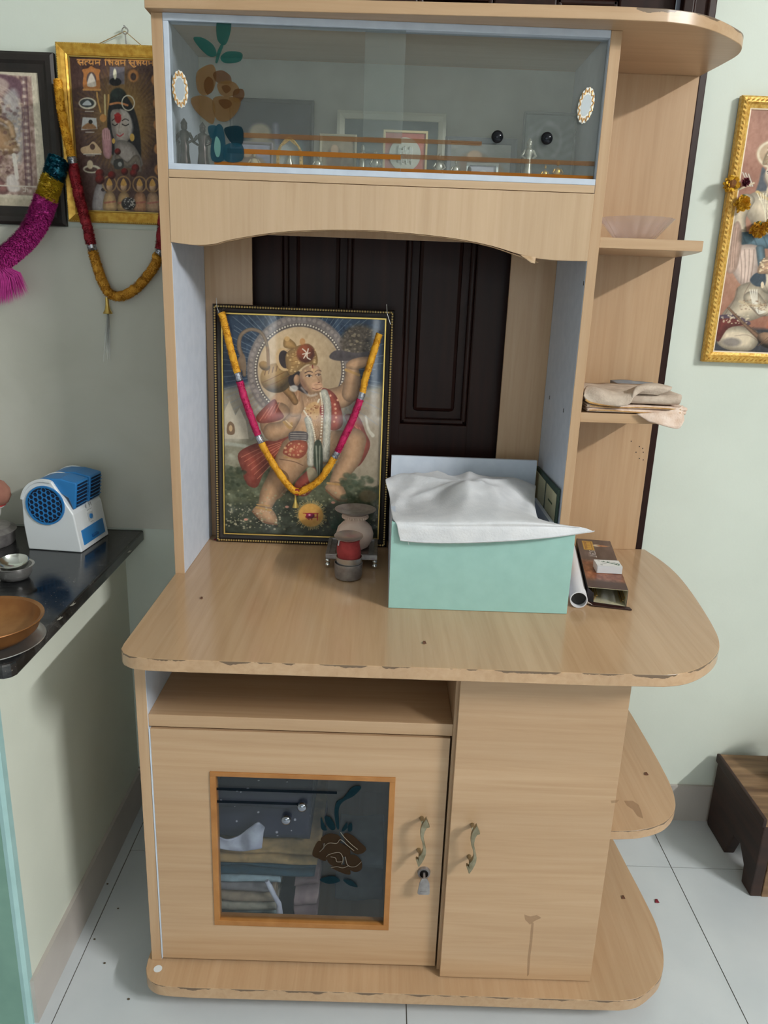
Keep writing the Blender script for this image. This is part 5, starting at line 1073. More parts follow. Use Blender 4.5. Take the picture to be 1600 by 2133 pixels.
# --- wing shelves: glass bowl and folded cloths
gb = (.886, .098, 1.4493)
e, bld = thing('glass_bowl', gb, 'fluted clear pressed glass bowl on the upper wing shelf', 'bowl')
bld(MB().lathe([(.030, 0), (.036, .002), (.046, .014), (.056, .026), (.069, .041), (.066, .041), (.053, .027), (.043, .015), (.032, .006), (0, .005)], gb, 128, flute=lambda a, t: .07*(abs(math.cos(8*a+(0 if t < .5 else .0)))-.5)*(.35+1.1*min(t, 1-t))), 'bowl_body', CRYSTAL, smooth=True, ang=60)
def folded(name, label, cat, group, x0, x1, y0, y1, z0, z1, layers, mat, amp=.003, front=True, seed=0, skew=0, n=26, th=.8):
    h = (z1-z0)/layers; prof = []
    for i in range(layers):
        zz = z0+(i+.5)*h; ya, yb = (y1, y0+h/2) if i % 2 == 0 else (y0+h/2, y1)
        for t in np.linspace(0, 1, 7): prof.append((ya+(yb-ya)*t, zz))
        if i < layers-1:
            cy = y0+h/2 if i % 2 == 0 else y1; sg = -1 if i % 2 == 0 else 1
            for a in (-60, -20, 20, 60): prof.append((cy+sg*h/2*math.cos(R(a)), zz+h/2+h/2*math.sin(R(a))))
    k = len(prof)
    def fn(u, v):
        i = round(v*(k-1)); y, z = prof[i]; t = (z-z0)/(z1-z0)
        x = x0+(x1-x0)*u; nn = mnoise.noise(Vector((x*14+seed, y*9, z*30+seed)))
        return (x+skew*t*(x1-x0)+mnoise.noise(Vector((seed, z*60, u*2)))*.006*abs(u-.5)*2, y+amp*nn*1.6, z+amp*nn*t+amp*.5*mnoise.noise(Vector((x*40, seed, z*9)))*t)
    loc = ((x0+x1)/2, (y0+y1)/2, z0); e, bld = thing(name, loc, label, cat, group)
    bld(MB().grid(fn, n, k), 'folded_sheet', mat, smooth=True, ang=180, solid=h*th)
    return e, bld
PEACH = noisy('peach_towel', S(228,208,194), S(212,184,164), 60, .95, bump=.6, bscale=300); TAN = noisy('tan_towel', S(208,192,176), S(182,164,148), 40, .95, bump=.6, bscale=300); GREYB = noisy('grey_blue_cloth', S(150,158,168), S(126,134,146), 40, .9, bump=.4, bscale=300)
GHEM = noisy('ochre_hem', S(206,164,104), S(170,124,70), 120, .9)
sz = 1.1312
e, bld = folded('folded_towel', 'peach bordered folded towel at the bottom of the wing shelf pile', 'towel', 'cloths on the lower wing shelf', .806, .995, .0, .17, sz+.0015, sz+.0165, 4, PEACH, .0026, seed=2)
for zz in (.0045, .0125): bld(MB().tube([(x, -.0028+.0016*math.sin(x*60+zz*900), sz+zz+.0012*math.sin(x*45+zz*300)) for x in np.linspace(.809, .985, 20)], .0012, 5), 'peach_hem', GHEM, smooth=True)
dp = [wp(1325,862,'y',-.004), wp(1372,858,'y',-.006), wp(1408,852,'y',-.003), wp(1422,844,'y',.004)]
lowr = [wp(1352,878,'y',-.008), wp(1395,890,'y',-.012), wp(1415,893,'y',-.008), wp(1424,875,'y',.0)]
bld(MB().grid(lambda u, v: np.array(catmull(dp, 6)[round(u*18)])*(1-v)+np.array(catmull(lowr, 6)[round(u*18)])*v+np.array([0, -.003*math.sin(u*8)*v, 0]), 19, 6), 'hanging_corner', PEACH, smooth=True, solid=.0022, ang=180)
e, bld = folded('folded_towel', 'tan terry towel loosely folded on top of the peach towel', 'towel', 'cloths on the lower wing shelf', .804, .985, .004, .165, sz+.0182, sz+.040, 2, TAN, .004, seed=9)
tp = [[(1216,824,.0),(1222,806,.02),(1245,808,.06),(1290,812,.08)], [(1225,836,-.004),(1245,812,.0),(1270,815,.03),(1300,815,.07)], [(1250,842,-.008),(1275,835,-.012),(1300,822,.0),(1312,812,.05)], [(1285,844,-.012),(1308,842,-.016),(1318,818,-.006),(1325,806,.04)], [(1305,836,-.01),(1318,828,-.014),(1328,806,-.004),(1345,800,.04)], [(1320,820,-.004),(1345,812,-.008),(1362,803,.0),(1370,800,.04)], [(1370,822,.0),(1392,815,-.004),(1400,808,.0),(1392,805,.05)]]
cpt = [[wp(a, b_, 'y', y) for a, b_, y in r] for r in tp]; cc_ = [catmull(r, 6) for r in cpt]; fu = [catmull([cc_[i][j] for i in range(len(cc_))], 6) for j in range(len(cc_[0]))]
bld(MB().grid(lambda u, v: fu[round(u*(len(fu)-1))][round(v*(len(fu[0])-1))], len(fu), len(fu[0])), 'rumpled_top', TAN, smooth=True, ang=180, solid=.003)
bld(MB().tube([fu[0][j] for j in range(4, 26)], .0022, 6), 'ochre_hem', GHEM, smooth=True)
folded('folded_cloth', 'grey blue folded cloth behind the tan towel', 'cloth', 'cloths on the lower wing shelf', .915, 1.008, .182, .24, sz+.0015, sz+.038, 4, GREYB, .004, seed=4)
# --- black granite counter on the low wall
CZ = .7685
e, bld = thing('granite_counter', (-.8, -.06, .7425), 'black polished granite counter slab with chipped edges', 'counter')
prf = [(-1.45, -.405), (-.160, -.405), (-.150, -.398), (-.1455, -.388), (-.1475, .06), (-.1500, .2805), (-1.45, .2805)]
bld(MB().prism(prf, 'z', .7428, CZ), 'slab', GRAN, bevel=.004)
for px, py in ((270,1148),(152,1258),(125,1287)):
    p = wp(px, py, 'z', CZ+.0003); bld(MB().prism([(p[0]-.002, p[1]-.009), (p[0]+.002, p[1]-.006), (p[0]+.003, p[1]+.006), (p[0]+.001, p[1]+.002), (p[0]-.001, p[1]+.007)], 'z', CZ-.0004, CZ+.0003), 'edge_chip', plain('chip_grey', S(150,146,134), .7) if 'chip_grey' not in bpy.data.materials else bpy.data.materials['chip_grey'])
# --- twin outlet desk fan cooler
fa = empty('desk_fan', (-.286, .178, CZ+.0004), -.10, 'white and blue twin outlet desk fan with honeycomb grille', 'fan')
hwid = .061; dep = .066
def arch(k=0): 
    pts = [(-hwid+k, 0), (-hwid-.006+k, .06)]+[(-.012+(.054-k)*math.cos(a), .105+(.054-k)*math.sin(a)) for a in [math.pi*(1.02-.62*i/16) for i in range(17)]]+[(.049-k, .085), (hwid-k, 0)]
    return pts
MB().prism(arch(), 'y', -dep, dep).build('fan_body', WHITEP, fa, bevel=.003, seg=3)
# honeycomb grille
gc = (-.0125, .103); gr = .0425
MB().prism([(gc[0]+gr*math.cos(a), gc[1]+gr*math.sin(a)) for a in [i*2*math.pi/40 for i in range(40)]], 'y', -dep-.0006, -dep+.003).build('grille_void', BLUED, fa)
hx = MB(); s_ = .0066; rr_ = s_*1.0
def hexring(cx, cz):
    o = [(cx+s_*math.cos(R(60*i)), cz+s_*math.sin(R(60*i))) for i in range(6)]; n_ = [(cx+s_*.80*math.cos(R(60*i)), cz+s_*.80*math.sin(R(60*i))) for i in range(6)]
    y0, y1 = -dep-.0030, -dep+.0005
    v = [(a, y0, b_) for a, b_ in o]+[(a, y0, b_) for a, b_ in n_]+[(a, y1, b_) for a, b_ in n_]
    hx.add(v, [(i, (i+1) % 6, 6+(i+1) % 6, 6+i) for i in range(6)]+[(6+i, 6+(i+1) % 6, 12+(i+1) % 6, 12+i) for i in range(6)])
for i in range(-6, 7):
    for j in range(-6, 7):
        cx = gc[0]+i*s_*1.5; cz = gc[1]+(j+(.5 if i % 2 else 0))*s_*math.sqrt(3)
        if math.hypot(cx-gc[0], cz-gc[1]) < gr-.004: hexring(cx, cz)
hx.build('honeycomb_grille', BLUEP, fa)
rg = MB(); nseg = 40
rg.add([(gc[0]+r_*math.cos(i*2*math.pi/nseg), y, gc[1]+r_*math.sin(i*2*math.pi/nseg)) for r_, y in ((gr+.0012, -dep), (gr+.0005, -dep-.0035), (gr-.003, -dep-.0032), (gr-.0035, -dep)) for i in range(nseg)], [(k*nseg+i, k*nseg+(i+1) % nseg, (k+1)*nseg+(i+1) % nseg, (k+1)*nseg+i) for k in range(3) for i in range(nseg)]); rg.build('grille_ring', BLUEP, fa, smooth=True)
for y0, y1 in ((-dep+.007, -.004), (.004, dep-.007)):
    hood = [(-.03, .1575), (-.012, .1612), (.020, .162), (.056, .1545), (.057, .150), (.0505, .098), (.046, .094), (.036, .12)]
    vent = MB().prism(hood, 'y', y0, y1).build('outlet_hood', BLUEP, fa, bevel=.0025)
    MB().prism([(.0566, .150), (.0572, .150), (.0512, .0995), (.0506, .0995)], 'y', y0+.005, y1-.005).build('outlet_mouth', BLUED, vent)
    for k in range(6):
        z = .103+k*.0082; x = .0512+(z-.0995)*.12
        MB().prism([(x, z), (x+.0035, z+.0012), (x+.0035, z+.0026), (x, z+.0022)], 'y', y0+.004, y1-.004).build('louvre', BLUEP, vent)
for y in (-dep, 0, dep): MB().prism([(-.012+.0556*math.cos(a), .105+.0562*math.sin(a)) for a in [math.pi*(.95-.55*i/14) for i in range(15)]]+[(-.012+.050*math.cos(a), .105+.050*math.sin(a)) for a in [math.pi*(.40+.55*i/14) for i in range(15)]], 'y', y-.0035, y+.0035).build('rib', WHITEP, fa, bevel=.001)
def slope(z): return hwid-.0125*z/.085*1.0+.0004
def front_patch(name, mat, y0, y1, z0, z1, t=.0015, bevel=.001): return MB().prism([(slope(z0)-.002, z0), (slope(z0)+t, z0), (slope(z1)+t, z1), (slope(z1)-.002, z1)], 'y', y0, y1).build(name, mat, fa, bevel=bevel)
dw = front_patch('water_drawer', BLUEP, -.050, .050, .012, .045, .002)
MB().box(slope(.022), slope(.022)+.006, -.013, .013, .019, .025).build('drawer_pull', plain('pull_blue', S(24,84,140), .4), dw, bevel=.001)
sw = front_patch('switch_plate', plain('switch_grey', S(190,196,200), .4), -.012, .014, .055, .074, .0012); MB().tube([(slope(.064), .001, .064), (slope(.064)+.004, .001, .064)], .0055, 14).build('switch_button', BLUEP, sw)
mk = MB()
for q in ([(-.012,.090),(-.004,.091)], [(-.008,.094),(-.008,.084)], [(-.013,.086),(-.009,.089)], [(.006,.093),(.014,.093)], [(.006,.093),(.005,.084)], [(.014,.093),(.015,.084)], [(.008,.087),(.012,.091)], [(-.008,.079),(.014,.079)], [(-.004,.051),(.010,.051)]):
    mk.tube([(slope(q[0][1])+.0004, q[0][0], q[0][1]), (slope(q[1][1])+.0004, q[1][0], q[1][1])], .0005, 4)
mk.build('printed_mark', plain('mark_grey', S(120,126,130), .6), fa)
# --- metal ware on the counter
sb = wp(30, 1195, 'z', CZ+.01); sx, sy = sb[0], sb[1]
e, bld = thing('steel_bowl', (sx, sy, CZ+.0004), 'dark polished steel bowl holding a small silver bowl on the counter', 'bowl')
bld(MB().lathe([(.020, 0), (.026, .002), (.0325, .012), (.0345, .026), (.0385, .028), (.0385, .0292), (.0335, .0286), (.031, .014), (.024, .005), (0, .004)], (sx, sy, CZ+.0004), 40), 'bowl_body', STEEL, smooth=True)
e, bld = thing('silver_bowl', (sx+.001, sy, CZ+.0205), 'tilted bright silver bowl resting in the dark steel bowl', 'bowl')
bld(MB().lathe([(.008, -.002), (.018, .002), (.027, .012), (.0295, .021), (.0285, .0215), (.024, .013), (.014, .006), (0, .005)], (sx+.001, sy, CZ+.0175), 36, tilt=Matrix.Rotation(R(9), 4, 'X')), 'bowl_body', SILVER, smooth=True)
pc = wp(-33, 1288, 'z', CZ+.040); px_, py_ = pc[0], pc[1]
e, bld = thing('steel_plate', (px_, py_-.006, CZ+.0004), 'flat steel plate under the brown metal pan', 'plate')
bld(MB().lathe([(.066, 0), (.084, .002), (.091, .006), (.0900, .007), (.084, .003), (0, .0025)], (px_+.002, py_-.006, CZ+.0004), 48), 'plate_body', STEEL, smooth=True)
e, bld = thing('metal_pan', (px_, py_, CZ+.0044), 'brown brass pan at the left edge of the counter', 'pan')
bld(MB().lathe([(.050, 0), (.066, .004), (.080, .016), (.087, .034), (.0905, .036), (.0900, .0375), (.084, .035), (.076, .017), (.062, .008), (0, .006)], (px_, py_, CZ+.0044), 56), 'pan_body', COPPER, smooth=True)
tx, ty = -.470, .150
e, bld = thing('steel_tin', (tx, ty, CZ+.0004), 'round lidded steel tin behind the desk fan', 'tin')
bld(MB().lathe([(.066, 0), (.068, .004), (.068, .026), (.0725, .027), (.0725, .030), (.066, .032), (.060, .038), (.0, .039)], (tx, ty, CZ+.0004), 40), 'tin_body', STEELD, smooth=True)
tin_x = tx; tx = tx+.034; ty = ty-.012
e, bld = thing('white_lamp_stand', (tx-.004, ty, CZ+.0396), 'white china cup stand on the steel tin', 'stand')
bld(MB().lathe([(.016, 0), (.017, .018), (.022, .032), (.024, .044), (.031, .049), (.031, .052), (.022, .0515), (0, .051)], (tx-.004, ty, CZ+.0396), 32), 'stand_body', plain('white_china', S(216,216,212), .3), smooth=True)
e, bld = thing('clay_lamp', (tx-.004, ty, CZ+.0922), 'dusty pink clay bowl turned over on the white stand', 'lamp')
bld(MB().lathe([(.030, 0), (.040, .006), (.046, .020), (.044, .036), (.034, .050), (.019, .058), (0, .060)], (tx-.004, ty, CZ+.0922), 40, tilt=Matrix.Rotation(R(-4), 4, 'X')), 'clay_body', TERRA2, smooth=True)
bld(MB().tube([(tx-.004+.033*math.cos(a), ty+.033*math.sin(a), CZ+.0935) for a in [i*2*math.pi/24 for i in range(25)]], .0022, 6), 'red_rim', REDCL)

# --- wooden stool at the right
SWD = noisy('stool_wood', S(152,122,90), S(98,72,50), 5, .6, stretch=(1.2, 9, 9), bump=.3, lo=.3, hi=.7); SDK = noisy('stool_dark_wood', S(58,38,30), S(40,26,22), 6, .6, stretch=(1, 1, 8), bump=.2)
e, bld = thing('wooden_stool', (1.55, .15, 0), 'low brown wooden stool with notched plank legs by the right wall', 'stool')
x0, x1, y0, y1, zt = 1.318, 1.78, .012, .268, .2145
for k in range(3):
    a = y0+(y1-y0)*k/3; bld(MB().box(x0+.004, x1-.004, a+.0006, a+(y1-y0)/3-.0006, zt-.022, zt), 'seat_plank', SWD, bevel=.002)
bld(MB().box(x0-.004, x0+.0055, y0-.002, y1+.001, zt-.022, zt+.0015), 'seat_edge', SDK, bevel=.003)
leg = [(y0, 0), (y0+.046, 0), (y0+.05, .02), (y0+.078, .105), (y1-.10, .105), (y1-.070, .03), (y1-.062, 0), (y1, 0), (y1, zt-.0222), (y0, zt-.0222)]
leg = [(y0, 0), (y0+.048, 0), (y0+.052, .045), (y0+.085, .080), (y0+.115, .075), (y0+.145, 0), (y1-.006, 0), (y1, .006), (y1, zt-.0222), (y0, zt-.0222)]
for xa in (x0+.002, x1-.03): bld(MB().prism(leg, 'x', xa, xa+.026), 'leg_panel', SDK, bevel=.003)
bld(MB().box(x0+.0285, x0+.10, y0-.001, y0+.022, 0, zt-.0225), 'leg_board', SWD, bevel=.002); bld(MB().box(x1-.10, x1-.031, y0-.001, y0+.022, 0, zt-.0225), 'leg_board', SWD, bevel=.002); bld(MB().box(x0+.1005, x1-.1005, y0+.001, y0+.02, .16, zt-.0225), 'apron', SWD, bevel=.002)
e, bld = thing('brown_pot', (1.452, .17, zt+.0005), 'reddish brown rounded pot on the stool at the picture edge', 'pot')
bld(MB().lathe([(.03, 0), (.045, .012), (.055, .04), (.050, .07), (.036, .088), (.038, .1), (.034, .1), (.03, .086), (0, .08)], (1.452, .17, zt+.0005), 32), 'pot_body', noisy('glazed_brown', S(128,72,50), S(92,48,34), 20, .35), smooth=True)

# --- figures and pictures inside the showcase
ZS = 1.5437
BRONZE = noisy('dark_bronze', S(92,80,78), S(54,46,46), 60, .28, .85); PALEM = noisy('pale_metal', S(206,204,190), S(160,158,146), 80, .3, .7); GOLDM = noisy('gold_metal', S(216,176,84), S(170,126,40), 80, .3, .8)
def figure(name, label, x, y, h, mat, base=None, group='figurines in the glass showcase', wide=1, seated=False):
    e, bld = thing(name, (x, y, ZS), label, 'figurine', group); bh = .06*h
    bld(MB().lathe([(.17*h*wide, 0), (.18*h*wide, bh*.5), (.15*h*wide, bh)], (x, y, ZS+.0002), 20), 'figure_base', base or mat, smooth=True)
    z = ZS+bh; H = h-bh; m_ = MB()
    if seated:
        m_.ball((x, y-.02*H, z+.16*H), (.30*H*wide, .20*H, .15*H), 16, 10); m_.ball((x, y, z+.42*H), (.17*H*wide, .13*H, .26*H), 14, 10)
        for s in (-1, 1): m_.tube([(x+s*.15*H*wide, y, z+.58*H), (x+s*.25*H*wide, y-.05*H, z+.40*H), (x+s*.12*H, y-.16*H, z+.28*H)], [.06*H, .05*H, .04*H], 8)
    else:
        m_.lathe([(.13*H*wide, 0), (.125*H*wide, .1*H), (.10*H*wide, .3*H), (.105*H*wide, .42*H), (.085*H*wide, .52*H), (.12*H*wide, .66*H), (.11*H*wide, .72*H), (.04*H, .77*H), (.035*H, .80*H)], (x, y, z), 16)
        for s in (-1, 1): m_.tube([(x+s*.11*H*wide, y, z+.69*H), (x+s*.20*H*wide, y-.02*H, z+.55*H), (x+s*.10*H, y-.09*H, z+.48*H)], [.045*H, .04*H, .03*H], 8)
    m_.ball((x, y, z+.83*H), (.075*H, .08*H, .095*H), 14, 10); m_.lathe([(.075*H, .87*H), (.08*H, .90*H), (.05*H, .95*H), (.015*H, H)], (x, y, z), 12)
    bld(m_, 'figure_body', mat, smooth=True, ang=70)
    return bld
def at(px, y): return wp(px, 340, 'y', y)[0]
figure('figurine', 'taller dark bronze standing figurine next to the left lining', at(386, .06), .06, .084, BRONZE, COPPER, wide=1.0)
figure('figurine', 'dark bronze standing figurine with raised arm beside the painted rose', at(424, .065), .065, .080, BRONZE, COPPER, wide=1.15)
figure('figurine', 'tall silvery standing figurine below the right black knob', at(1100, .05), .05, .072, PALEM, wide=.95)
figure('figurine', 'small gold seated figurine in the right showcase corner', at(1163, .05), .05, .036, GOLDM, wide=1.1, seated=True)
figure('figurine', 'small dull gold seated figurine left of the bright gold one', at(1137, .06), .06, .030, GOLDM, wide=1.1, seated=True)
figure('figurine', 'pale metal standing figurine just left of the red disc plaque', at(755, .06), .06, .052, PALEM, wide=1.1)
figure('figurine', 'pale metal seated figurine touching the red disc plaque', at(782, .05), .05, .042, PALEM, wide=1.0, seated=True)
figure('figurine', 'pale metal seated figurine just right of the red disc plaque', at(915, .06), .06, .042, PALEM, wide=1.1, seated=True)
figure('figurine', 'tiny pale seated figurine beside the silver photo stand', at(950, .055), .055, .032, PALEM, wide=1.2, seated=True)
figure('figurine', 'small pale seated figurine right of the gilt arch', at(662, .05), .05, .032, PALEM, wide=1.2, seated=True)
figure('figurine', 'tiny cream seated figurine left of the gilt arch', at(530, .05), .05, .030, noisy('cream_stone', S(214,200,164), S(190,172,136), 40, .5), wide=1.5, seated=True)
def stand_pic(name, label, px0, px1, py0, y, fcol, pcol, bw=.006, rnd=0, lean=.10, art=None, cat='picture'):
    a = wp(px0, 340, 'y', y)[0]; b_ = wp(px1, 340, 'y', y)[0]; top = wp((px0+px1)/2, py0, 'y', y)[2]; w_, h = b_-a, top-ZS
    e = empty(name, ((a+b_)/2, y, ZS+.0012), 0, label, cat, 'pictures in the glass showcase'); e.rotation_euler = (-lean, 0, 0)
    frame_ring([(0, .006), (0, -.003), (bw*.4, -.005), (bw, -.003), (bw+.001, -.0005)], w_, h).build('frame', fcol, e, bevel=.0008)
    MB().box(-w_/2+.001, w_/2-.001, .0005, .0055, .001, h-.001).build('backing_board', BLACK, e)
    c = Canvas(48, int(48*h/w_)+2, [(0,0),(100,0),(100,100),(0,100)], pcol); art and art(c); c.noise(8, 6)
    c.mesh('print', (-w_/2+bw, -.0009, h-bw), (w_/2-bw, -.0009, h-bw), (-w_/2+bw, -.0009, bw), PRINT, e)
def a_dark(c):
    c.poly([(10,90),(15,55),(40,45),(60,60),(65,90)], (150,140,120), 8); c.ell(35, 40, 14, 12, (170,158,134), .4); c.line([(55,30),(58,80)], 6, (120,120,140), 5); c.ell(80, 70, 14, 22, (80,104,108), .6)
def a_sil(c): c.poly([(30,100),(35,50),(50,25),(65,50),(75,100)], (96,100,100), 12); c.ell(50, 35, 12, 14, (120,118,110), .4)
def a_warm(c): c.ell(40, 60, 26, 34, (120,96,76), .4); c.ell(40, 34, 12, 14, (190,160,130), .3); c.poly([(60,90),(66,50),(84,60),(90,92)], (150,130,112), 8)
def a_emb(c):
    for k in range(7): c.line([(10,20+k*12),(40,8+k*14),(70,24+k*12),(95,14+k*13)], 5, (150,158,158), 6, .5)
    ring(c, 50, 36, 24, 6, (168,174,172), 6, .6)
stand_pic('framed_picture', 'dark wide framed picture behind the painted rose', 478, 652, 203, .195, CHARCOAL, (40,42,52), .007, art=a_dark)
stand_pic('framed_picture', 'large white framed picture in the middle of the showcase', 700, 926, 231, .21, plain('white_frame', S(206,206,188), .5), (92,104,106), .015, art=a_sil)
stand_pic('framed_picture', 'grey framed low picture right of the red disc plaque', 926, 1076, 286, .14, plain('grey_frame', S(96,102,108), .5), (140,142,138), .011, art=a_warm)
stand_pic('framed_picture', 'tall embossed silver grey picture at the showcase right end', 1086, 1196, 232, .15, plain('pewter', S(120,126,126), .4, .4), (112,120,120), .004, art=a_emb)
stand_pic('framed_picture', 'small cream picture with a brown figure behind the middle figurines', 664, 742, 279, .12, plain('cream_frame', S(170,164,140), .5), (150,138,116), .005, art=a_warm)
stand_pic('framed_picture', 'small mauve print below the dark wide picture', 478, 568, 296, .10, plain('mauve_frame', S(140,132,140), .5), (150,150,170), .004, art=a_warm)
# red plaque with a white disc
a = wp(797, 340, 'y', .045)[0]; b_ = wp(889, 340, 'y', .045)[0]; h = .076
e = empty('disc_plaque', ((a+b_)/2, .047, ZS+.0004), 0, 'red square plaque with a white round medallion in the showcase', 'plaque'); e.rotation_euler = (-.06, 0, 0); w_ = b_-a
MB().box(-w_/2, w_/2, 0, .006, 0, h).build('plaque_board', noisy('plaque_red', S(196,112,98), S(176,92,80), 30, .5), e); frame_ring([(0, .006), (0, -.003), (.0035, -.003), (.004, .0005)], w_, h).build('frame', plain('plaque_cream', S(216,196,150), .4), e)
MB().tube([(0, .001, .036), (0, -.0025, .036)], .0285, 32).build('medallion', plain('medallion_white', S(206,208,196), .3), e); rl_ = MB()
for k in range(9): rl_.tube([(-.012+k*.003, -.003, .022+.003*math.sin(k*2.1)), (-.012+k*.003, -.0045, .046+.004*math.cos(k*1.7))], .0017, 6)
rl_.build('relief', plain('relief_silver', S(220,222,214), .25, .5), e)
# gilt arch with clear niche
a = wp(576, 340, 'y', .04)[0]; b_ = wp(631, 340, 'y', .04)[0]; w_ = b_-a; h = .056
e = empty('gilt_arch', ((a+b_)/2, .04, ZS+.0004), 0, 'gilt pointed arch shrine ornament standing in the showcase', 'ornament')
def archp(k): 
    W2 = w_/2-k; return [(-W2, k*.4), (-W2, h*.52), (-W2*.78, h*.72), (-W2*.4, h*.9-k), (0, h-k), (W2*.4, h*.9-k), (W2*.78, h*.72), (W2, h*.52), (W2, k*.4)]
po, pi_ = archp(0), archp(.0055); n = len(po); mb = MB()
mb.add([(x, -.004, z) for x, z in po]+[(x, -.005, z) for x, z in pi_]+[(x, .004, z) for x, z in po]+[(x, .004, z) for x, z in pi_], [(i, i+1, n+i+1, n+i) for i in range(n-1)]+[(i, 2*n+i, 2*n+i+1, i+1) for i in range(n-1)]+[(n+i, n+i+1, 3*n+i+1, 3*n+i) for i in range(n-1)]); mb.build('arch_rim', GOLDP, e)
bd = MB(); 
for i in range(n-1):
    for t in (.15, .4, .65, .9): x = po[i][0]+(po[i+1][0]-po[i][0])*t; z = po[i][1]+(po[i+1][1]-po[i][1])*t; bd.ball((x*.9, -.0055, z*.96+.001), .0018, 6, 4)
bd.build('arch_filigree', GOLDP, e); MB().prism(pi_, 'y', .0025, .0032).build('arch_back', plain('arch_grey', S(160,168,168), .3), e); MB().lathe([(.006, 0), (.007, .012), (.004, .02), (.003, .026)], (0, 0, .001), 12).build('arch_figure', PALEM, e, smooth=True); MB().box(-w_/2, w_/2, -.005, .006, 0, .0015).build('arch_foot', GOLDP, e)
a = wp(972, 350, 'y', .045)[0]; b_ = wp(1038, 350, 'y', .045)[0]; w_ = b_-a
e = empty('photo_stand', ((a+b_)/2, .045, ZS+.0004), 0, 'small silver photo stand with a half round photo', 'photo stand', 0)
frame_ring([(0, .004), (0, -.003), (.004, -.003), (.0045, .0005)], w_, .026).build('frame', SILVER, e); MB().box(-w_/2+.001, w_/2-.001, .0005, .0035, .001, .025).build('photo', plain('photo_grey', S(190,192,206), .3), e); MB().tube([(.002, .0006, .002), (.002, -.001, .002)], .012, 20).build('photo_oval', plain('photo_white', S(222,226,230), .3), e); MB().ball((-w_/2+.005, -.003, .012), (.004, .002, .008), 10, 8).build('photo_flower', BLACK, e)

# --- folded clothes behind the cupboard glass
ZB = .0716
def c5(x, y, yy): return wp(430+x/3.902, 1590+y/3.902, 'y', yy)
cy0 = -.238
stack = [('folded_cloth', 'dark folded cloth lowest in the cupboard pile', (100,700,1320,1500), (44,58,66), None), ('folded_cloth', 'pale sage folded cloth low in the cupboard pile', (100,560,1195,1310), (132,146,140), 3), ('folded_cloth', 'cream folded cloth in the cupboard pile', (100,570,1125,1190), (176,166,144), 2), ('folded_cloth', 'tan folded cloth in the cupboard pile', (100,560,1045,1120), (166,146,120), 2),
 ('folded_cloth', 'mottled grey folded cloth under the pale blue one', (100,530,965,1040), (140,132,130), 2), ('folded_cloth', 'pale blue grey folded cloth in the cupboard pile', (100,600,905,960), (160,178,182), 2), ('folded_cloth', 'dark teal folded cloth running across the cupboard pile', (100,880,815,900), (40,70,82), 3), ('folded_cloth', 'ochre folded cloth near the top of the cupboard pile', (100,900,700,810), (176,142,92), 3)]
zprev = ZB+.0008; sk = 0
for nm, lb, (xa, xb, ya, yb), colr, ly in stack:
    A = c5(xa, ya, cy0); Bq = c5(xb, ya, cy0); sk += 1
    folded(nm, lb, 'cloth', 'clothes in the cupboard', A[0]-.012, Bq[0], cy0, .02, zprev+.001, A[2]-.001, ly or 3, noisy('cupboard_cloth_%d' % sk, S(*colr), S(*[int(v*.82) for v in colr]), 50, .9, bump=.4), .0022, seed=sk*3.3, th=.78)
    zprev = A[2]
A = c5(90, 700, cy0)
q = bsdf('navy_spotted_cloth', S(44,44,62), .9); tc = q.n('TexCoord'); vo = q.n('TexVoronoi', Scale=46); q.l(tc.outputs['Object'], vo.inputs['Vector']); rm = q.ramp(vo.outputs['Distance'], [(.10, S(170,166,172)), (.13, S(42,42,60))]); q.l(rm.outputs[0], q.b.inputs['Base Color']); NAVY = q.m
folded('folded_cloth', 'navy spotted folded cloth on top of the cupboard pile', 'cloth', 'clothes in the cupboard', A[0]-.012, c5(830, 600, cy0)[0], cy0+.03, .02, zprev+.002, c5(300, 380, cy0)[2], 3, NAVY, .004, seed=41, th=.8)
dots = MB()
sp = noisy('white_crumple', S(196,196,204), S(168,166,178), 40, .9, bump=.5)
e, bld = thing('crumpled_cloth', tuple(c5(260, 690, cy0-.008)), 'white crumpled cloth lying on the ochre folded cloth', 'cloth', 'clothes in the cupboard')
pk = [[(90,590),(95,640),(105,690)], [(170,620),(180,660),(200,705)], [(260,590),(270,650),(300,712)], [(340,530),(350,610),(380,700)], [(420,480),(430,580),(440,690)], [(475,520),(460,560),(448,685)]]
cw = [[c5(a, b_, cy0-.010-.006*math.sin(i*2+j)) for j, (a, b_) in enumerate(r)] for i, r in enumerate(pk)]; c2 = [catmull(r, 5) for r in cw]; f2 = [catmull([c2[i][j] for i in range(len(c2))], 5) for j in range(len(c2[0]))]
bld(MB().grid(lambda u, v: f2[round(u*(len(f2)-1))][round(v*(len(f2[0])-1))], len(f2), len(f2[0])), 'crumpled_sheet', sp, smooth=True, ang=180, solid=.003)
xm0 = c5(625, 1000, cy0)[0]; xm1 = c5(900, 1000, cy0)[0]
folded('folded_cloth', 'mauve brown bundled cloth right of the pale pile', 'cloth', 'clothes in the cupboard', xm0+.02, xm1, cy0+.005, .02, c5(700, 1320, cy0)[2]+.002, c5(700, 930, cy0)[2]-.014, 5, noisy('mauve_cloth', S(150,128,124), S(112,92,92), 30, .9, bump=.4), .006, seed=66, th=.6)
e, bld = thing('twisted_cord', tuple(c5(540, 1100, cy0-.014)), 'twisted white cord hanging down the folded pile', 'cord', None)
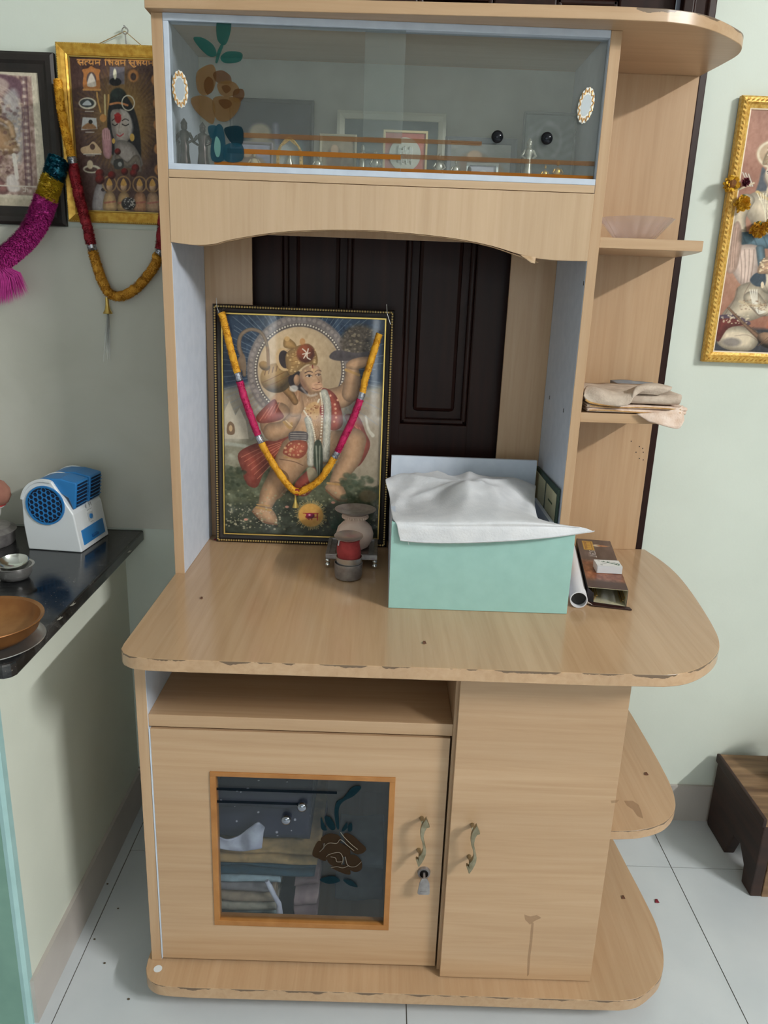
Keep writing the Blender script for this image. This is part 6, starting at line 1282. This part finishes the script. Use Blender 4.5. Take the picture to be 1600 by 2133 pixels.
bld(MB().tube([c5(a, b_, cy0-.016) for a, b_ in ((490,955),(520,1010),(555,1080),(590,1140),(595,1200),(600,1260))], [.004, .005, .0045, .005, .006, .0065], 10), 'cord_body', sp, smooth=True)
folded('folded_cloth', 'pale grey cloth leaning at the cupboard right side', 'cloth', 'clothes in the cupboard', c5(1060, 800, -.1)[0], c5(1440, 800, -.1)[0], -.13, .05, ZB+.001, c5(1200, 760, -.1)[2], 3, noisy('pale_grey_cloth', S(112,124,130), S(90,102,110), 20, .9), .008, seed=80, th=.5)

# --- fallen petals
PET = plain('petal_red', S(120,20,40), .6); PETD = plain('petal_dry', S(96,60,40), .7)
def petal(px, py, ax, val, mat, label, r=.004):
    p = wp(px, py, ax, val); e, bld = thing('petal', (p[0], p[1], val), label, 'petal', 'fallen petals')
    bld(MB().grid(lambda u, v: (p[0]+(u-.5)*r*2*(1-.5*v), p[1]+(v-.5)*r*2, val+.0006+.002*abs(u-.5)+.0015*v), 5, 5), 'petal_blade', mat, smooth=True, solid=.0005, ang=180)
petal(1368, 1878, 'z', 0, PET, 'crimson petal fallen on the floor tile beside the cabinet', .005)
petal(1346, 1613, 'z', .390, PETD, 'dry dark petal on the side shelf', .004)
petal(884, 1340, 'z', .770, PETD, 'small dry petal on the worktop front', .0035)
petal(449, 1125, 'z', .770, PET, 'red petal by the left foot of the standing print', .0035)
petal(420, 1247, 'z', .770, PETD, 'tiny dry speck petal on the worktop left part', .0028)
petal(1298, 1870, 'z', .0712, PETD, 'thin dry petal on the base shelf', .004)
CRM = plain('crumb_brown', S(84,72,54), .9)
for px, py, lb in ((224,1842,'brown crumb lying closest to the corner by the counter baseboard'),(246,1893,'brown crumb on the left floor halfway along the cabinet side'),(197,1957,'brown crumb beside the dark floor joint near the counter baseboard'),(218,2007,'large brown crumb left of the base shelf corner'),(268,2082,'brown crumb in front of the base shelf left corner')):
    p = wp(px, py, 'z', 0); r = random.uniform(.0018, .003)
    cr_ = MB().ball((0, 0, r*.45), (r, r*.8, r*.5), 7, 5).build('crumb', CRM, None, loc=(p[0], p[1], 0)); tag(cr_, lb, 'crumb', 'crumbs on the left floor')
